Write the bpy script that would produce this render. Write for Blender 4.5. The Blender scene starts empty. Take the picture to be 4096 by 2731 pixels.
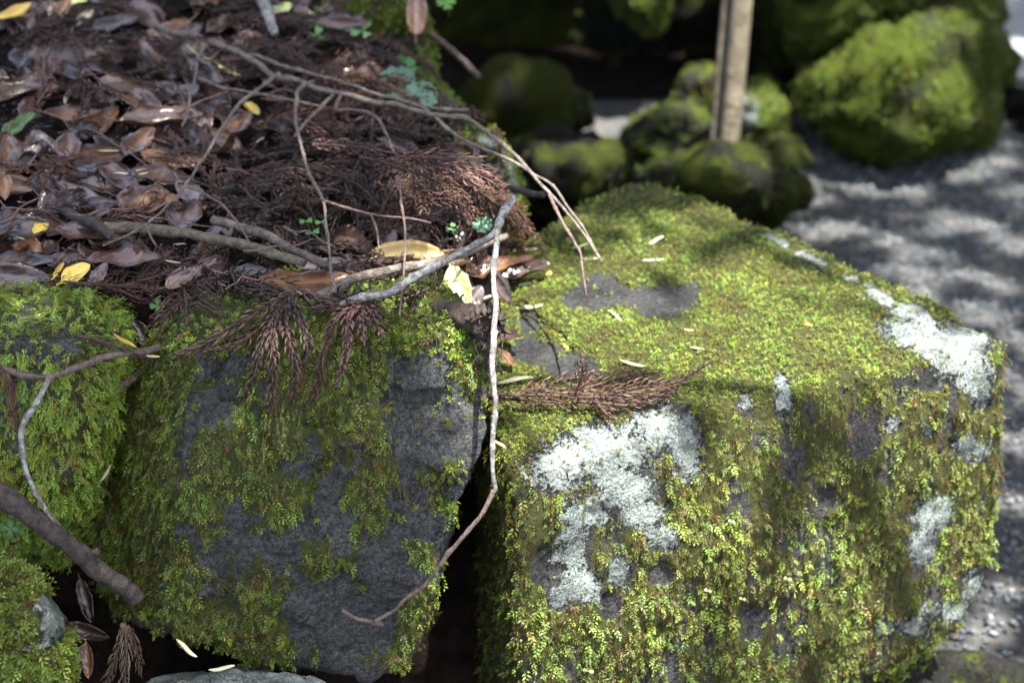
import bpy, bmesh, math, random
import numpy as np
from math import radians, sin, cos, pi
from mathutils import Vector
from mathutils.bvhtree import BVHTree

rng = np.random.default_rng(11)
random.seed(11)
S = bpy.context.scene
C = S.collection

# ------------------------------------------------------------------ camera
PITCH, CAMZ, FOCAL = radians(25.0), 1.06, 70.0
TANH = 18.0 / FOCAL
cd = bpy.data.cameras.new('camera'); cam = bpy.data.objects.new('camera', cd); C.objects.link(cam)
cam.location = (0, 0, CAMZ); cam.rotation_euler = (radians(90) - PITCH, 0, 0)
cd.lens = FOCAL; cd.sensor_width = 36; cd.clip_end = 500; cd.clip_start = 0.05
cd.dof.use_dof = True; cd.dof.focus_distance = 2.22; cd.dof.aperture_fstop = 4.4
S.camera = cam

# ------------------------------------------------------------------ sky, sun, exposure
SUN_EL, SUN_AZ = radians(71), math.atan2(0.62, -0.78)        # azimuth measured from +Y towards +X
SUN = np.array([sin(SUN_AZ) * cos(SUN_EL), cos(SUN_AZ) * cos(SUN_EL), sin(SUN_EL)])
W = bpy.data.worlds.new('World'); S.world = W; W.use_nodes = True
wn = W.node_tree.nodes; bg = wn['Background']
sky = wn.new('ShaderNodeTexSky'); sky.sky_type = 'NISHITA'; sky.sun_disc = False
sky.sun_elevation = SUN_EL; sky.sun_rotation = SUN_AZ
sky.air_density = 1.0; sky.dust_density = 5.0; sky.ozone_density = 0.3
W.node_tree.links.new(sky.outputs['Color'], bg.inputs['Color']); bg.inputs['Strength'].default_value = 0.15
sl = bpy.data.lights.new('sun', 'SUN'); so = bpy.data.objects.new('sun', sl); C.objects.link(so)
sl.energy = 4.2; sl.angle = radians(0.55); sl.color = (1.0, 0.965, 0.90)
so.rotation_euler = Vector(SUN).to_track_quat('Z', 'Y').to_euler(); so.location = (2, -2, 6)
S.view_settings.view_transform = 'Standard'; S.view_settings.look = 'None'
S.view_settings.gamma = 1.0; S.view_settings.use_curve_mapping = False
S.view_settings.exposure = 2.78
cy = S.cycles
cy.max_bounces = 6; cy.diffuse_bounces = 3; cy.glossy_bounces = 2; cy.transmission_bounces = 3; cy.transparent_max_bounces = 4
cy.caustics_reflective = False; cy.caustics_refractive = False; cy.sample_clamp_indirect = 4.0

# ------------------------------------------------------------------ picture <-> place helpers
FWD = np.array([0, cos(PITCH), -sin(PITCH)]); UP = np.array([0, sin(PITCH), cos(PITCH)]); RT = np.array([1.0, 0, 0])
CAM = np.array([0, 0, CAMZ])
def ray(px, py):
    return FWD + RT * (TANH * (px - 2048) / 2048) - UP * (TANH * (py - 1365.5) / 2048)
def P_y(px, py, y):
    r = ray(px, py); return CAM + r * (y / r[1])
def P_z(px, py, z):
    r = ray(px, py); return CAM + r * ((z - CAMZ) / r[2])
def proj(p):
    d = p - CAM; w = d @ FWD
    return 2048 + (d @ RT) / w / TANH * 2048, 1365.5 - (d @ UP) / w / TANH * 2048, w
def unit(v):
    return v / np.maximum(np.linalg.norm(v, axis=-1, keepdims=True), 1e-9)
def sstep(a, b, x):
    t = np.clip((x - a) / (b - a), 0, 1); return t * t * (3 - 2 * t)

def vnoise(p, seed=0):
    i = np.floor(p).astype(np.int64); f = p - i; f = f * f * (3 - 2 * f)
    def h(dx, dy, dz):
        n = ((i[:, 0] + dx) * 73856093) ^ ((i[:, 1] + dy) * 19349663) ^ ((i[:, 2] + dz) * 83492791) ^ (seed * 2654435761)
        n &= 0xffffffff
        n = ((n ^ (n >> 15)) * 2246822519) & 0xffffffff
        n = ((n ^ (n >> 13)) * 3266489917) & 0xffffffff
        return ((n ^ (n >> 16)) & 0xffff) / 65535.0
    x, y, z = f[:, 0], f[:, 1], f[:, 2]
    a = h(0,0,0)*(1-x)+h(1,0,0)*x; b = h(0,1,0)*(1-x)+h(1,1,0)*x
    c = h(0,0,1)*(1-x)+h(1,0,1)*x; d = h(0,1,1)*(1-x)+h(1,1,1)*x
    return (a*(1-y)+b*y)*(1-z)+(c*(1-y)+d*y)*z
def fbm(p, scale, octv=4, seed=0, gain=0.5):
    p = np.asarray(p, float) * scale; s = np.zeros(len(p)); a = 1.0; t = 0
    for o in range(octv):
        s += a * (vnoise(p + 17.3 * o, seed + o) - 0.5) * 2; t += a; a *= gain; p = p * 2.03
    return s / t
def blobs(px, py, ells, warp=None):
    """soft union of ellipses given on the surface: >0 inside"""
    m = np.full(len(px), -9.0)
    for e in ells:
        if len(e) == 5:
            ax, ay, bx, by, r = e; t = np.clip(((px - ax) * (bx - ax) + (py - ay) * (by - ay)) / ((bx - ax)**2 + (by - ay)**2), 0, 1)
            d = 1 - np.hypot(px - ax - t * (bx - ax), py - ay - t * (by - ay)) / r; m = np.maximum(m, d); continue
        d = 1 - np.sqrt(((px - e[0]) / e[2])**2 + ((py - e[1]) / e[3])**2)
        m = np.maximum(m, d)
    return m if warp is None else m + warp

# ------------------------------------------------------------------ object helpers
def np_mesh(name, verts, faces, nper=4, smooth=True):
    verts = np.asarray(verts, np.float32); faces = np.asarray(faces, np.int32)
    me = bpy.data.meshes.new(name); n = len(faces)
    me.vertices.add(len(verts)); me.vertices.foreach_set('co', verts.ravel())
    me.loops.add(n * nper); me.loops.foreach_set('vertex_index', faces.ravel())
    me.polygons.add(n); me.polygons.foreach_set('loop_start', np.arange(0, n * nper, nper, dtype=np.int32))
    me.polygons.foreach_set('loop_total', np.full(n, nper, np.int32))
    me.update(calc_edges=True)
    if smooth: me.polygons.foreach_set('use_smooth', np.ones(n, bool))
    return me
def py_mesh(name, verts, faces, smooth=True):
    me = bpy.data.meshes.new(name); me.from_pydata([tuple(v) for v in verts], [], [tuple(int(i) for i in f) for f in faces])
    if smooth: me.polygons.foreach_set('use_smooth', np.ones(len(me.polygons), bool))
    return me
def attr(me, name, arr):
    a = me.attributes.new(name, 'FLOAT', 'POINT'); a.data.foreach_set('value', np.asarray(arr, np.float32))
def cattr(me, arr):
    a = me.attributes.new('Col', 'FLOAT_COLOR', 'POINT')
    c = np.ones((len(arr), 4), np.float32); c[:, :3] = arr; a.data.foreach_set('color', c.ravel())
def obj(name, me, mat=None, parent=None, kind=None, label=None):
    o = bpy.data.objects.new(name, me); C.objects.link(o)
    if mat: me.materials.append(mat)
    if parent: o.parent = parent; o.matrix_parent_inverse = PINV(parent)
    if kind: o['kind'] = kind
    if label: o['label'] = label
    return o
from mathutils import Matrix
def PINV(p):
    return Matrix.Translation(p.location).inverted() if p.parent is None else Matrix.Identity(4)
def tag(o, label, cat, group=None):
    o['label'] = label; o['category'] = cat
    if group: o['group'] = group
    return o
def thing(name, loc, label, cat, group=None):
    o = bpy.data.objects.new(name, None); C.objects.link(o); o.location = [float(v) for v in loc]
    o.empty_display_size = 0.02
    return tag(o, label, cat, group)

# ------------------------------------------------------------------ materials
class NT:
    def __init__(s, name):
        s.m = bpy.data.materials.new(name); s.m.use_nodes = True; s.t = s.m.node_tree
        s.b = s.t.nodes['Principled BSDF']; s.out = s.t.nodes['Material Output']
    def n(s, typ, **kw):
        x = s.t.nodes.new(typ)
        for k, v in kw.items(): setattr(x, k, v)
        return x
    def l(s, a, b): s.t.links.new(a, b)
    def coord(s, scale=(1, 1, 1)):
        tc = s.n('ShaderNodeTexCoord'); mp = s.n('ShaderNodeMapping'); mp.inputs['Scale'].default_value = scale
        s.l(tc.outputs['Object'], mp.inputs['Vector']); return mp.outputs['Vector']
    def noise(s, vec, scale, detail=5, rough=0.6, dist=0.0):
        x = s.n('ShaderNodeTexNoise'); x.inputs['Scale'].default_value = scale; x.inputs['Detail'].default_value = detail
        x.inputs['Roughness'].default_value = rough; x.inputs['Distortion'].default_value = dist
        s.l(vec, x.inputs['Vector']); return x.outputs['Fac']
    def ramp(s, fac, stops):
        x = s.n('ShaderNodeValToRGB'); e = x.color_ramp.elements
        while len(e) < len(stops): e.new(0.5)
        for k, (p, c) in zip(e, stops): k.position = p; k.color = (*c, 1) if len(c) == 3 else c
        s.l(fac, x.inputs['Fac']); return x.outputs['Color']
    def mix(s, fac, a, b):
        x = s.n('ShaderNodeMix', data_type='RGBA')
        if isinstance(fac, float): x.inputs[0].default_value = fac
        else: s.l(fac, x.inputs[0])
        for sock, v in ((x.inputs[6], a), (x.inputs[7], b)):
            if isinstance(v, tuple): sock.default_value = (*v, 1)
            else: s.l(v, sock)
        return x.outputs[2]
    def math(s, op, a, b=None, clamp=False):
        x = s.n('ShaderNodeMath', operation=op, use_clamp=clamp)
        for k, v in enumerate((a, b)):
            if v is None: continue
            if isinstance(v, (int, float)): x.inputs[k].default_value = v
            else: s.l(v, x.inputs[k])
        return x.outputs[0]
    def attr(s, name, out='Fac'):
        x = s.n('ShaderNodeAttribute', attribute_name=name); return x.outputs[out]
    def bump(s, h, strength, dist, prev=None):
        x = s.n('ShaderNodeBump'); x.inputs['Strength'].default_value = strength; x.inputs['Distance'].default_value = dist
        s.l(h, x.inputs['Height'])
        if prev is not None: s.l(prev, x.inputs['Normal'])
        return x.outputs['Normal']

def stone_mat(name, rock=((.030,.031,.035),(.085,.085,.092)), mossc=((.030,.034,.010),(.075,.085,.016)), rough=0.8, spec=.22,
              lichc=((.18,.21,.195),(.36,.41,.375))):
    k = NT(name); v = k.coord()
    n1 = k.noise(v, 14, 6); n2 = k.noise(v, 120, 5, 0.7); n3 = k.noise(v, 420, 4, 0.7)
    n4 = k.noise(v, 900, 3, .7)
    f = k.math('ADD', k.math('MULTIPLY', n1, 0.40), k.math('ADD', k.math('MULTIPLY', n3, .30), k.math('MULTIPLY', n4, .30)))
    rc = k.ramp(n1, [(0.36, tuple(.7*a+.3*b for a, b in zip(*rock))), (0.62, tuple(.25*a+.75*b for a, b in zip(*rock)))])
    for sc_, lo, hi, a0, a1 in ((190, .42, .56, .45, 1.2), (480, .42, .58, .5, 1.35), (62, .36, .50, .62, 1.0)):
        g = k.ramp(k.noise(v, sc_, 4, .65), [(lo, (a0,) * 3), (hi, (min(a1, 1.0),) * 3)]); xm = k.n('ShaderNodeMix', data_type='RGBA', blend_type='MULTIPLY'); xm.inputs[0].default_value = 1.0
        k.l(rc, xm.inputs[6]); k.l(g, xm.inputs[7]); rc = xm.outputs[2]
    # thin film of green algae on the bare rock
    rc = k.mix(k.math('MULTIPLY', k.ramp(k.noise(v, 9, 4), [(0.5, (0, 0, 0)), (0.72, (1, 1, 1))]), 0.45), rc, (.036, .050, .034))
    mc = k.ramp(k.math('ADD', k.math('MULTIPLY', n2, .6), k.math('MULTIPLY', n3, .4)), [(0.35, mossc[0]), (0.6, mossc[1])])
    mm = k.math('MULTIPLY', k.math('SUBTRACT', k.math('ADD', k.attr('moss'), k.math('MULTIPLY', k.math('SUBTRACT', n2, .5), .9)), .42), 5.0, True)
    c = k.mix(mm, rc, mc)
    # crust lichen: pale mint, granular, broken at its rim
    lw = k.math('ADD', k.attr('lichen'), k.math('ADD', k.math('MULTIPLY', k.math('SUBTRACT', k.noise(v, 60, 6, .75), .5), 3.2), k.math('MULTIPLY', k.math('SUBTRACT', n3, .5), 1.6)))
    lm = k.math('MULTIPLY', k.math('SUBTRACT', lw, -.02), 3.4, True)
    vo = k.n('ShaderNodeTexVoronoi'); vo.inputs['Scale'].default_value = 260; k.l(v, vo.inputs['Vector'])
    lc = k.ramp(k.math('ADD', k.math('MULTIPLY', k.noise(v, 330, 5, .8), .6), k.math('MULTIPLY', k.noise(v, 26, 5), .4)), [(0.38, (.07, .085, .078)), (0.47, lichc[0]), (.60, lichc[1])])
    lm2 = k.math('MULTIPLY', lm, k.ramp(k.noise(v, 18, 5, .7), [(.34, (.25, .25, .25)), (.52, (1, 1, 1))]))
    c = k.mix(lm2, c, lc)
    k.l(c, k.b.inputs['Base Color']); k.b.inputs['Roughness'].default_value = rough
    k.b.inputs['Specular IOR Level'].default_value = spec
    hb = k.math('ADD', k.math('MULTIPLY', n2, .7), k.math('MULTIPLY', n3, .3))
    nb = k.bump(hb, 1.0, 0.02)
    lh = k.math('MULTIPLY', lm, k.math('SUBTRACT', 1.4, k.math('MULTIPLY', vo.outputs['Distance'], 1.6)))
    nb = k.bump(lh, 0.8, 0.0028, nb)
    k.l(nb, k.b.inputs['Normal'])
    return k.m

def leafy_mat(name, rough=0.5, trans=0.3, spec=0.4, noisy=0.0):
    k = NT(name); c = k.attr('Col', 'Color')
    if noisy:
        n = k.noise(k.coord(), 60, 4); c = k.mix(k.math('MULTIPLY', n, noisy), c, (.03, .02, .012))
    k.l(c, k.b.inputs['Base Color']); k.b.inputs['Roughness'].default_value = rough
    k.b.inputs['Specular IOR Level'].default_value = spec
    if trans:
        tr = k.n('ShaderNodeBsdfTranslucent'); k.l(c, tr.inputs['Color'])
        mx = k.n('ShaderNodeMixShader'); mx.inputs[0].default_value = trans
        k.l(k.b.outputs[0], mx.inputs[1]); k.l(tr.outputs[0], mx.inputs[2]); k.l(mx.outputs[0], k.out.inputs['Surface'])
    return k.m

def dead_leaf_mat(name, c1, c2, c3, rough=0.27, spec=0.55, trans=0.05, spots=0.55):
    k = NT(name); v = k.coord()
    oi = k.n('ShaderNodeObjectInfo')
    ad = k.n('ShaderNodeVectorMath', operation='ADD'); k.l(v, ad.inputs[0])
    sc = k.n('ShaderNodeVectorMath', operation='SCALE'); sc.inputs[0].default_value = (7, 13, 5); k.l(oi.outputs['Random'], sc.inputs['Scale']); k.l(sc.outputs[0], ad.inputs[1])
    v = ad.outputs[0]
    n1 = k.noise(v, 22, 5, .6); n2 = k.noise(v, 160, 4, .7)
    c = k.ramp(n1, [(.35, c1), (.55, c2)])
    c = k.mix(k.ramp(k.noise(v, 38, 5, .7), [(spots, (0, 0, 0)), (spots + .09, (1, 1, 1))]), c, c3)
    hsv = k.n('ShaderNodeHueSaturation'); k.l(c, hsv.inputs['Color'])
    k.l(k.math('ADD', k.math('MULTIPLY', oi.outputs['Random'], .9), .55), hsv.inputs['Value'])
    hsv.inputs['Saturation'].default_value = .95
    vein = k.attr('vein'); c = k.mix(k.math('MULTIPLY', vein, .6), hsv.outputs[0], tuple(min(1, x * 1.8 + .02) for x in c2))
    k.l(c, k.b.inputs['Base Color'])
    k.b.inputs['Specular IOR Level'].default_value = spec
    k.l(k.math('ADD', k.math('MULTIPLY', n1, .3), rough - .15), k.b.inputs['Roughness'])
    k.l(k.bump(k.math('ADD', k.math('MULTIPLY', n2, .4), k.math('MULTIPLY', k.attr('rib'), 1.0)), .35, .0012), k.b.inputs['Normal'])
    if trans:
        tr = k.n('ShaderNodeBsdfTranslucent'); k.l(c, tr.inputs['Color'])
        mx = k.n('ShaderNodeMixShader'); mx.inputs[0].default_value = trans
        k.l(k.b.outputs[0], mx.inputs[1]); k.l(tr.outputs[0], mx.inputs[2]); k.l(mx.outputs[0], k.out.inputs['Surface'])
    return k.m

def bark_mat(name, c1, c2, patch=None, pth=.58, rough=.75, sc=1.0):
    k = NT(name); v = k.coord()
    n1 = k.noise(v, 120 * sc, 5, .65); n2 = k.noise(v, 600 * sc, 3, .6)
    c = k.ramp(k.math('ADD', k.math('MULTIPLY', n1, .6), k.math('MULTIPLY', n2, .4)), [(.43, c1), (.57, c2)])
    if patch:
        pm = k.ramp(k.noise(v, 75 * sc, 5, .7), [(pth, (0, 0, 0)), (pth + .05, (1, 1, 1))]); c = k.mix(pm, c, patch)
    k.l(c, k.b.inputs['Base Color']); k.b.inputs['Roughness'].default_value = rough
    k.l(k.bump(k.math('ADD', n1, n2), 1.0, .0025 / sc), k.b.inputs['Normal'])
    return k.m

def flat_noise_mat(name, c1, c2, scale, rough=.85, bump=.5, bd=.004, spec=.3):
    k = NT(name); v = k.coord()
    n1 = k.noise(v, scale, 6, .65); c = k.ramp(n1, [(.36, c1), (.64, c2)])
    k.l(c, k.b.inputs['Base Color']); k.b.inputs['Roughness'].default_value = rough; k.b.inputs['Specular IOR Level'].default_value = spec
    k.l(k.bump(k.noise(v, scale * 4, 5, .7), bump, bd), k.b.inputs['Normal'])
    return k.m

M = {}
M['stone_sun'] = stone_mat('mossy_stone', rock=((.026,.026,.027),(.120,.117,.117)), mossc=((.018,.018,.006),(.066,.072,.014)))
M['stone_grey'] = stone_mat('grey_stone', rock=((.044,.046,.046),(.178,.182,.180)), mossc=((.026,.032,.010),(.060,.075,.014)))
M['stone_shaded'] = stone_mat('shaded_stone', rock=((.010,.010,.009),(.036,.034,.029)), mossc=((.012,.016,.003),(.042,.052,.008)), spec=.06)  # darker copy of the back stone; the hollow's shade is put into its colour
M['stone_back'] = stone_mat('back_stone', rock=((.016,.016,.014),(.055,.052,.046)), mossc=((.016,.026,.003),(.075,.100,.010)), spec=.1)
M['moss'] = leafy_mat('moss_leaves', .45, .32, .28)
M['needle'] = leafy_mat('cedar_needles', .40, .0, .26)
M['stem'] = bark_mat('cedar_stem', (.030,.017,.012), (.075,.045,.032))
M['leaf_brown'] = dead_leaf_mat('leaf_brown', (.020,.0095,.0065), (.056,.027,.017), (.115,.060,.030))
M['leaf_dark'] = dead_leaf_mat('leaf_dark', (.012,.007,.006), (.034,.018,.014), (.062,.033,.022))
M['leaf_rust'] = dead_leaf_mat('leaf_rust', (.060,.026,.013), (.120,.056,.024), (.200,.110,.050))
M['leaf_grey'] = dead_leaf_mat('leaf_grey', (.055,.046,.046), (.100,.082,.080), (.060,.035,.026), rough=.30, spec=.7)
M['leaf_yellow'] = dead_leaf_mat('leaf_yellow', (.42,.27,.022), (.55,.38,.05), (.24,.10,.015), trans=.25, spots=.6)
M['leaf_tan'] = dead_leaf_mat('leaf_tan', (.46,.30,.07), (.55,.40,.14), (.25,.12,.03), trans=.2, spots=.6)
M['leaf_green'] = dead_leaf_mat('leaf_green', (.030,.062,.014), (.050,.095,.022), (.06,.05,.02), trans=.2, spots=.66)
M['leaf_olive'] = dead_leaf_mat('leaf_olive', (.26,.30,.10), (.33,.36,.14), (.20,.20,.08), trans=.25, spots=.64)
M['leaf_cream'] = dead_leaf_mat('leaf_cream', (.42,.36,.20), (.55,.48,.30), (.3,.2,.09), trans=.25, spots=.64)
M['seed'] = dead_leaf_mat('seed_husk', (.38,.36,.19), (.46,.44,.29), (.32,.25,.10), trans=.25, spots=.6)
M['seed_rust'] = dead_leaf_mat('seed_rust', (.30,.12,.04), (.42,.20,.08), (.5,.3,.1), trans=.1)
M['twig_grey'] = bark_mat('twig_grey', (.060,.046,.036), (.165,.135,.105), (.22,.23,.20), .60)
M['twig_thin'] = bark_mat('twig_thin', (.060,.034,.028), (.150,.100,.080))
M['twig_pale'] = bark_mat('twig_lichen', (.070,.058,.052), (.185,.165,.150), (.235,.25,.235), .50, sc=1.8)
M['twig_bark'] = bark_mat('twig_bark', (.050,.034,.028), (.140,.105,.085), (.20,.20,.15), .66)
M['stick'] = bark_mat('stick_bark', (.050,.040,.028), (.135,.115,.075), (.060,.030,.024), .56)
M['branch'] = bark_mat('branch_bark', (.012,.0085,.0075), (.050,.038,.032), (.095,.060,.045), .68)
M['rot'] = bark_mat('rotten_wood', (.012,.008,.006), (.050,.030,.018), (.12,.07,.03), .66)
M['soil'] = flat_noise_mat('soil', (.004,.003,.0025), (.016,.011,.0085), 30, .95, .8, .01, .04)
M['ground'] = flat_noise_mat('ground', (.035,.035,.036), (.080,.078,.075), 40, .9, .5, .01)
M['path'] = flat_noise_mat('path', (.17,.18,.19), (.24,.25,.26), 18, .9, .3, .003)
M['pebble'] = leafy_mat('pebble', .7, 0, .35)
M['post'] = bark_mat('post_wood', (.095,.076,.046), (.185,.152,.098), (.07,.06,.042), .58, sc=.25)
M['sprout'] = leafy_mat('sprout', .5, .3, .3)
M['canopy'] = leafy_mat('canopy_leaf', .5, .35, .3)
M['trunk'] = bark_mat('trunk_bark', (.05,.04,.03), (.13,.10,.08), sc=.2)

# ------------------------------------------------------------------ stones
def hull_mesh(points, voxel, smooth_it):
    bm = bmesh.new()
    for p in points: bm.verts.new(tuple(float(x) for x in p))
    r = bmesh.ops.convex_hull(bm, input=bm.verts)
    junk = list({e for e in r['geom_interior'] + r['geom_unused'] if isinstance(e, bmesh.types.BMVert)})
    if junk: bmesh.ops.delete(bm, geom=junk, context='VERTS')
    me = bpy.data.meshes.new('h'); bm.to_mesh(me); bm.free()
    o = bpy.data.objects.new('h', me); C.objects.link(o)
    md = o.modifiers.new('r', 'REMESH'); md.mode = 'VOXEL'; md.voxel_size = voxel; md.adaptivity = 0
    ms = o.modifiers.new('s', 'SMOOTH'); ms.factor = 0.5; ms.iterations = smooth_it
    dg = bpy.context.evaluated_depsgraph_get(); dg.update()
    m2 = bpy.data.meshes.new_from_object(o.evaluated_get(dg))
    n = len(m2.vertices); v = np.empty(n * 3, np.float32); m2.vertices.foreach_get('co', v)
    f = np.array([tuple(p.vertices) for p in m2.polygons if len(p.vertices) == 4], np.int32)
    bpy.data.objects.remove(o); bpy.data.meshes.remove(me); bpy.data.meshes.remove(m2)
    return v.reshape(-1, 3).astype(float), f
def vnormals(v, f):
    a, b, c, d = (v[f[:, k]] for k in range(4))
    fn = np.cross(c - a, d - b); n = np.zeros_like(v)
    for k in range(4): np.add.at(n, f[:, k], fn)
    return unit(n)
BV, BF = [], []; _bo = [0]            # everything that litter can rest on
def add_solid(v, f):
    BV.append(v); BF.extend((f + _bo[0]).tolist()); _bo[0] += len(v)

def chips(v, cell, seed):
    """broken planes: every cell of a random lattice tilts its own way"""
    p = v / cell; i0 = np.floor(p).astype(np.int64); best = np.full(len(v), 1e9); val = np.zeros(len(v))
    for dx in (-1, 0, 1):
        for dy in (-1, 0, 1):
            for dz in (-1, 0, 1):
                c = i0 + np.array([dx, dy, dz]); cf = c.astype(float) + .5
                j = np.stack([vnoise(cf + 31.7 * k + .5, seed + k) for k in range(3)], 1); g = np.stack([vnoise(cf + 53.1 * k + .5, seed + 10 + k) for k in range(3)], 1) - .5
                d = p - (c + j); dd = np.sum(d * d, 1); m = dd < best; best[m] = dd[m]; val[m] = np.sum(d * g, 1)[m]
    return val
def rough_stone(v, f, amp, scale, seed, facet=0.0, fine=1.0, chip=0.0):
    n = vnormals(v, f)
    if chip:
        q = v + .012 * np.stack([fbm(v, 18, 3, seed + 70 + k) for k in range(3)], 1)
        v = v + n * (chip * chips(q, .085, seed) + .4 * chip * chips(q, .034, seed + 5))[:, None]
    d = fbm(v, scale, 4, seed) * amp
    if facet:      # chipped planes and ledges
        r = fbm(v * np.array([1, 1, .7]), scale * 1.6, 3, seed + 40); d += (np.floor(r * 5) + sstep(.3, .8, (r * 5) % 1)) / 5 * facet
    d += fbm(v, scale * 9, 4, seed + 9, .6) * amp * .26 * fine
    return v + n * d[:, None]

def make_stone(name, label, pts, mat, voxel=.008, smooth=6, amp=.012, scale=7, seed=1, facet=0.0, moss=None, lich=None,
               rest=True, group=None, cat='stone', mossh=.006, chip=0.0):
    v, f = hull_mesh(pts, voxel, smooth)
    v = rough_stone(v, f, amp, scale, seed, facet, 1.0, chip)
    n = vnormals(v, f); px, py, dd = proj(v)
    mo = np.clip(moss(v, n, px, py), 0, 1) if moss else np.zeros(len(v))
    li = lich(v, n, px, py) if lich else np.full(len(v), -2.0)
    li = np.clip(li, -2, 1.5)
    v = v + n * (mo * mossh * (1 + .6 * fbm(v, 40, 3, seed + 3)))[:, None] + n * (sstep(-.1, .3, li) * .004)[:, None]
    base = v.mean(0); base[2] = v[:, 2].min()
    t = thing(name, base, label, cat, group)
    me = np_mesh('body', v, f); attr(me, 'moss', mo); attr(me, 'lichen', li)
    o = obj('body', me, mat, t)
    if rest: add_solid(v, f)
    return t, v, f

# moss --------------------------------------------------------------
def tmpl_cushion(r):
    L = []
    nl = 10
    for k in range(nl):
        t = k / (nl - 1); az = k * 2.4 + r.uniform(-.3, .3); e = radians(80 - 50 * t) + r.uniform(-.15, .15)
        base = np.array([0, 0, .15 + .55 * t]); rad = np.array([cos(az), sin(az), 0])
        d = rad * sin(e) + np.array([0, 0, 1]) * cos(e); s = np.cross(d, [0, 0, 1]); s /= np.linalg.norm(s) + 1e-6
        ln = .52 * (1 - .35 * t) * r.uniform(.8, 1.2); w = .105 * r.uniform(.8, 1.2)
        mid = base + d * ln * .45; tip = base + d * ln - np.array([0, 0, .10 * ln])
        L.append(np.array([base, mid + s * w, tip, mid - s * w]))
    return np.array(L)
def tmpl_frond(r, nl=9, side=.42, wl=.056):
    """growth axis = +x, plate lies roughly in xy, +z faces outward; narrow pointed leaves with gaps between them"""
    L = []; bend = r.uniform(-.35, .35)
    for k in range(nl):
        t = k / (nl - 1); sg = 1 if k % 2 else -1
        base = np.array([t * .85, bend * t * t, .25 * sin(t * 2.6)])
        an = (radians(74 - 42 * t) + r.uniform(-.2, .2)) * sg if k < nl - 1 else r.uniform(-.2, .2)
        ln = side * (1.05 - .45 * t) * r.uniform(.7, 1.2) * min(1, .6 + t * 1.5)
        d = np.array([cos(an + bend * t), sin(an + bend * t), r.uniform(-.15, .55)]); d /= np.linalg.norm(d)
        s = np.cross(d, [0, 0, 1]); s /= np.linalg.norm(s); s = s + np.array([0, 0, r.uniform(-.6, .6)])
        w = wl * r.uniform(.8, 1.3); mid = base + d * ln * .4
        L.append(np.array([base, mid + s * w, base + d * ln, mid - s * w]))
    return np.array(L)
def tmpl_thread(r):
    L = []
    for k in range(5):
        p = np.array([r.uniform(-.1, .1), r.uniform(-.25, .25), .05]); a = r.uniform(-.35, .35)
        for j in range(3):
            d = np.array([cos(a), sin(a), r.uniform(-.12, .22)]) * r.uniform(.22, .4); q = p + d; w = .020 * (1 - .25 * j)
            s = np.array([-sin(a), cos(a), r.uniform(-.5, .5)]) * w
            L.append(np.array([p - s, p + s, q + s * .7, q - s * .7])); p = q; a += r.uniform(-.6, .6)
    return np.array(L)
_tr = np.random.default_rng(5)
T_CUSH = [tmpl_cushion(_tr) for _ in range(5)]
T_FROND = [tmpl_frond(_tr) for _ in range(5)]
T_FERN = [tmpl_frond(_tr, 17, .33, .034) for _ in range(4)]
T_THREAD = [tmpl_thread(_tr) for _ in range(5)]

def sample(v, f, n, want=None):
    a, b, c, d = (v[f[:, k]] for k in range(4)); cr = np.cross(c - a, d - b); ar = np.linalg.norm(cr, axis=1)
    w = ar if want is None else ar * want
    i = rng.choice(len(f), n, p=w / w.sum()); u, t = rng.random((2, n, 1))
    p = (a[i] * (1 - u) + b[i] * u) * (1 - t) + (d[i] * (1 - u) + c[i] * u) * t
    return p, unit(cr[i])
def sprigs(tm, p, axis, face, size, col, tipcol=None):
    """place leaf templates: x=axis, z=face (or z=axis for cushions handled by caller)"""
    V, CO = [], []
    which = rng.integers(0, len(tm), len(p))
    col = col * rng.uniform([.78, .9, .6], [1.25, 1.1, 1.5], col.shape); dead = rng.random(len(p)) < .10; col[dead] = col[dead] * np.array([1.0, .62, .75])
    for k, T in enumerate(tm):
        s = which == k
        if not s.any(): continue
        X = axis[s]; Z = face[s]; Y = np.cross(Z, X)
        B = np.stack([X, Y, Z], 1) * size[s][:, None, None]             # m,3,3 rows = basis
        w = np.einsum('lvk,mkj->mlvj', T, B) + p[s][:, None, None, :]
        V.append(w.reshape(-1, 3))
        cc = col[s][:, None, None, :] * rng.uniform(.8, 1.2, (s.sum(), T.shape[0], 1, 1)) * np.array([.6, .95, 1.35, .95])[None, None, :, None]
        CO.append(cc.reshape(-1, 3))
    return np.concatenate(V), np.concatenate(CO)
def frame(n, axis):
    a = axis - n * np.sum(axis * n, 1, keepdims=True); return unit(a)
def palette(t, cols):
    t = np.clip(t, 0, 1) * (len(cols) - 1); i = np.minimum(t.astype(int), len(cols) - 2); f = (t - i)[:, None]
    cols = np.array(cols); return cols[i] * (1 - f) + cols[i + 1] * f
G_SUN = [(.070,.054,.020), (.090,.094,.020), (.118,.160,.024), (.160,.228,.034), (.220,.295,.056)]
G_SHADE = [(.085,.065,.022), (.100,.110,.018), (.120,.175,.020), (.160,.245,.028), (.215,.310,.046)]
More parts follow.
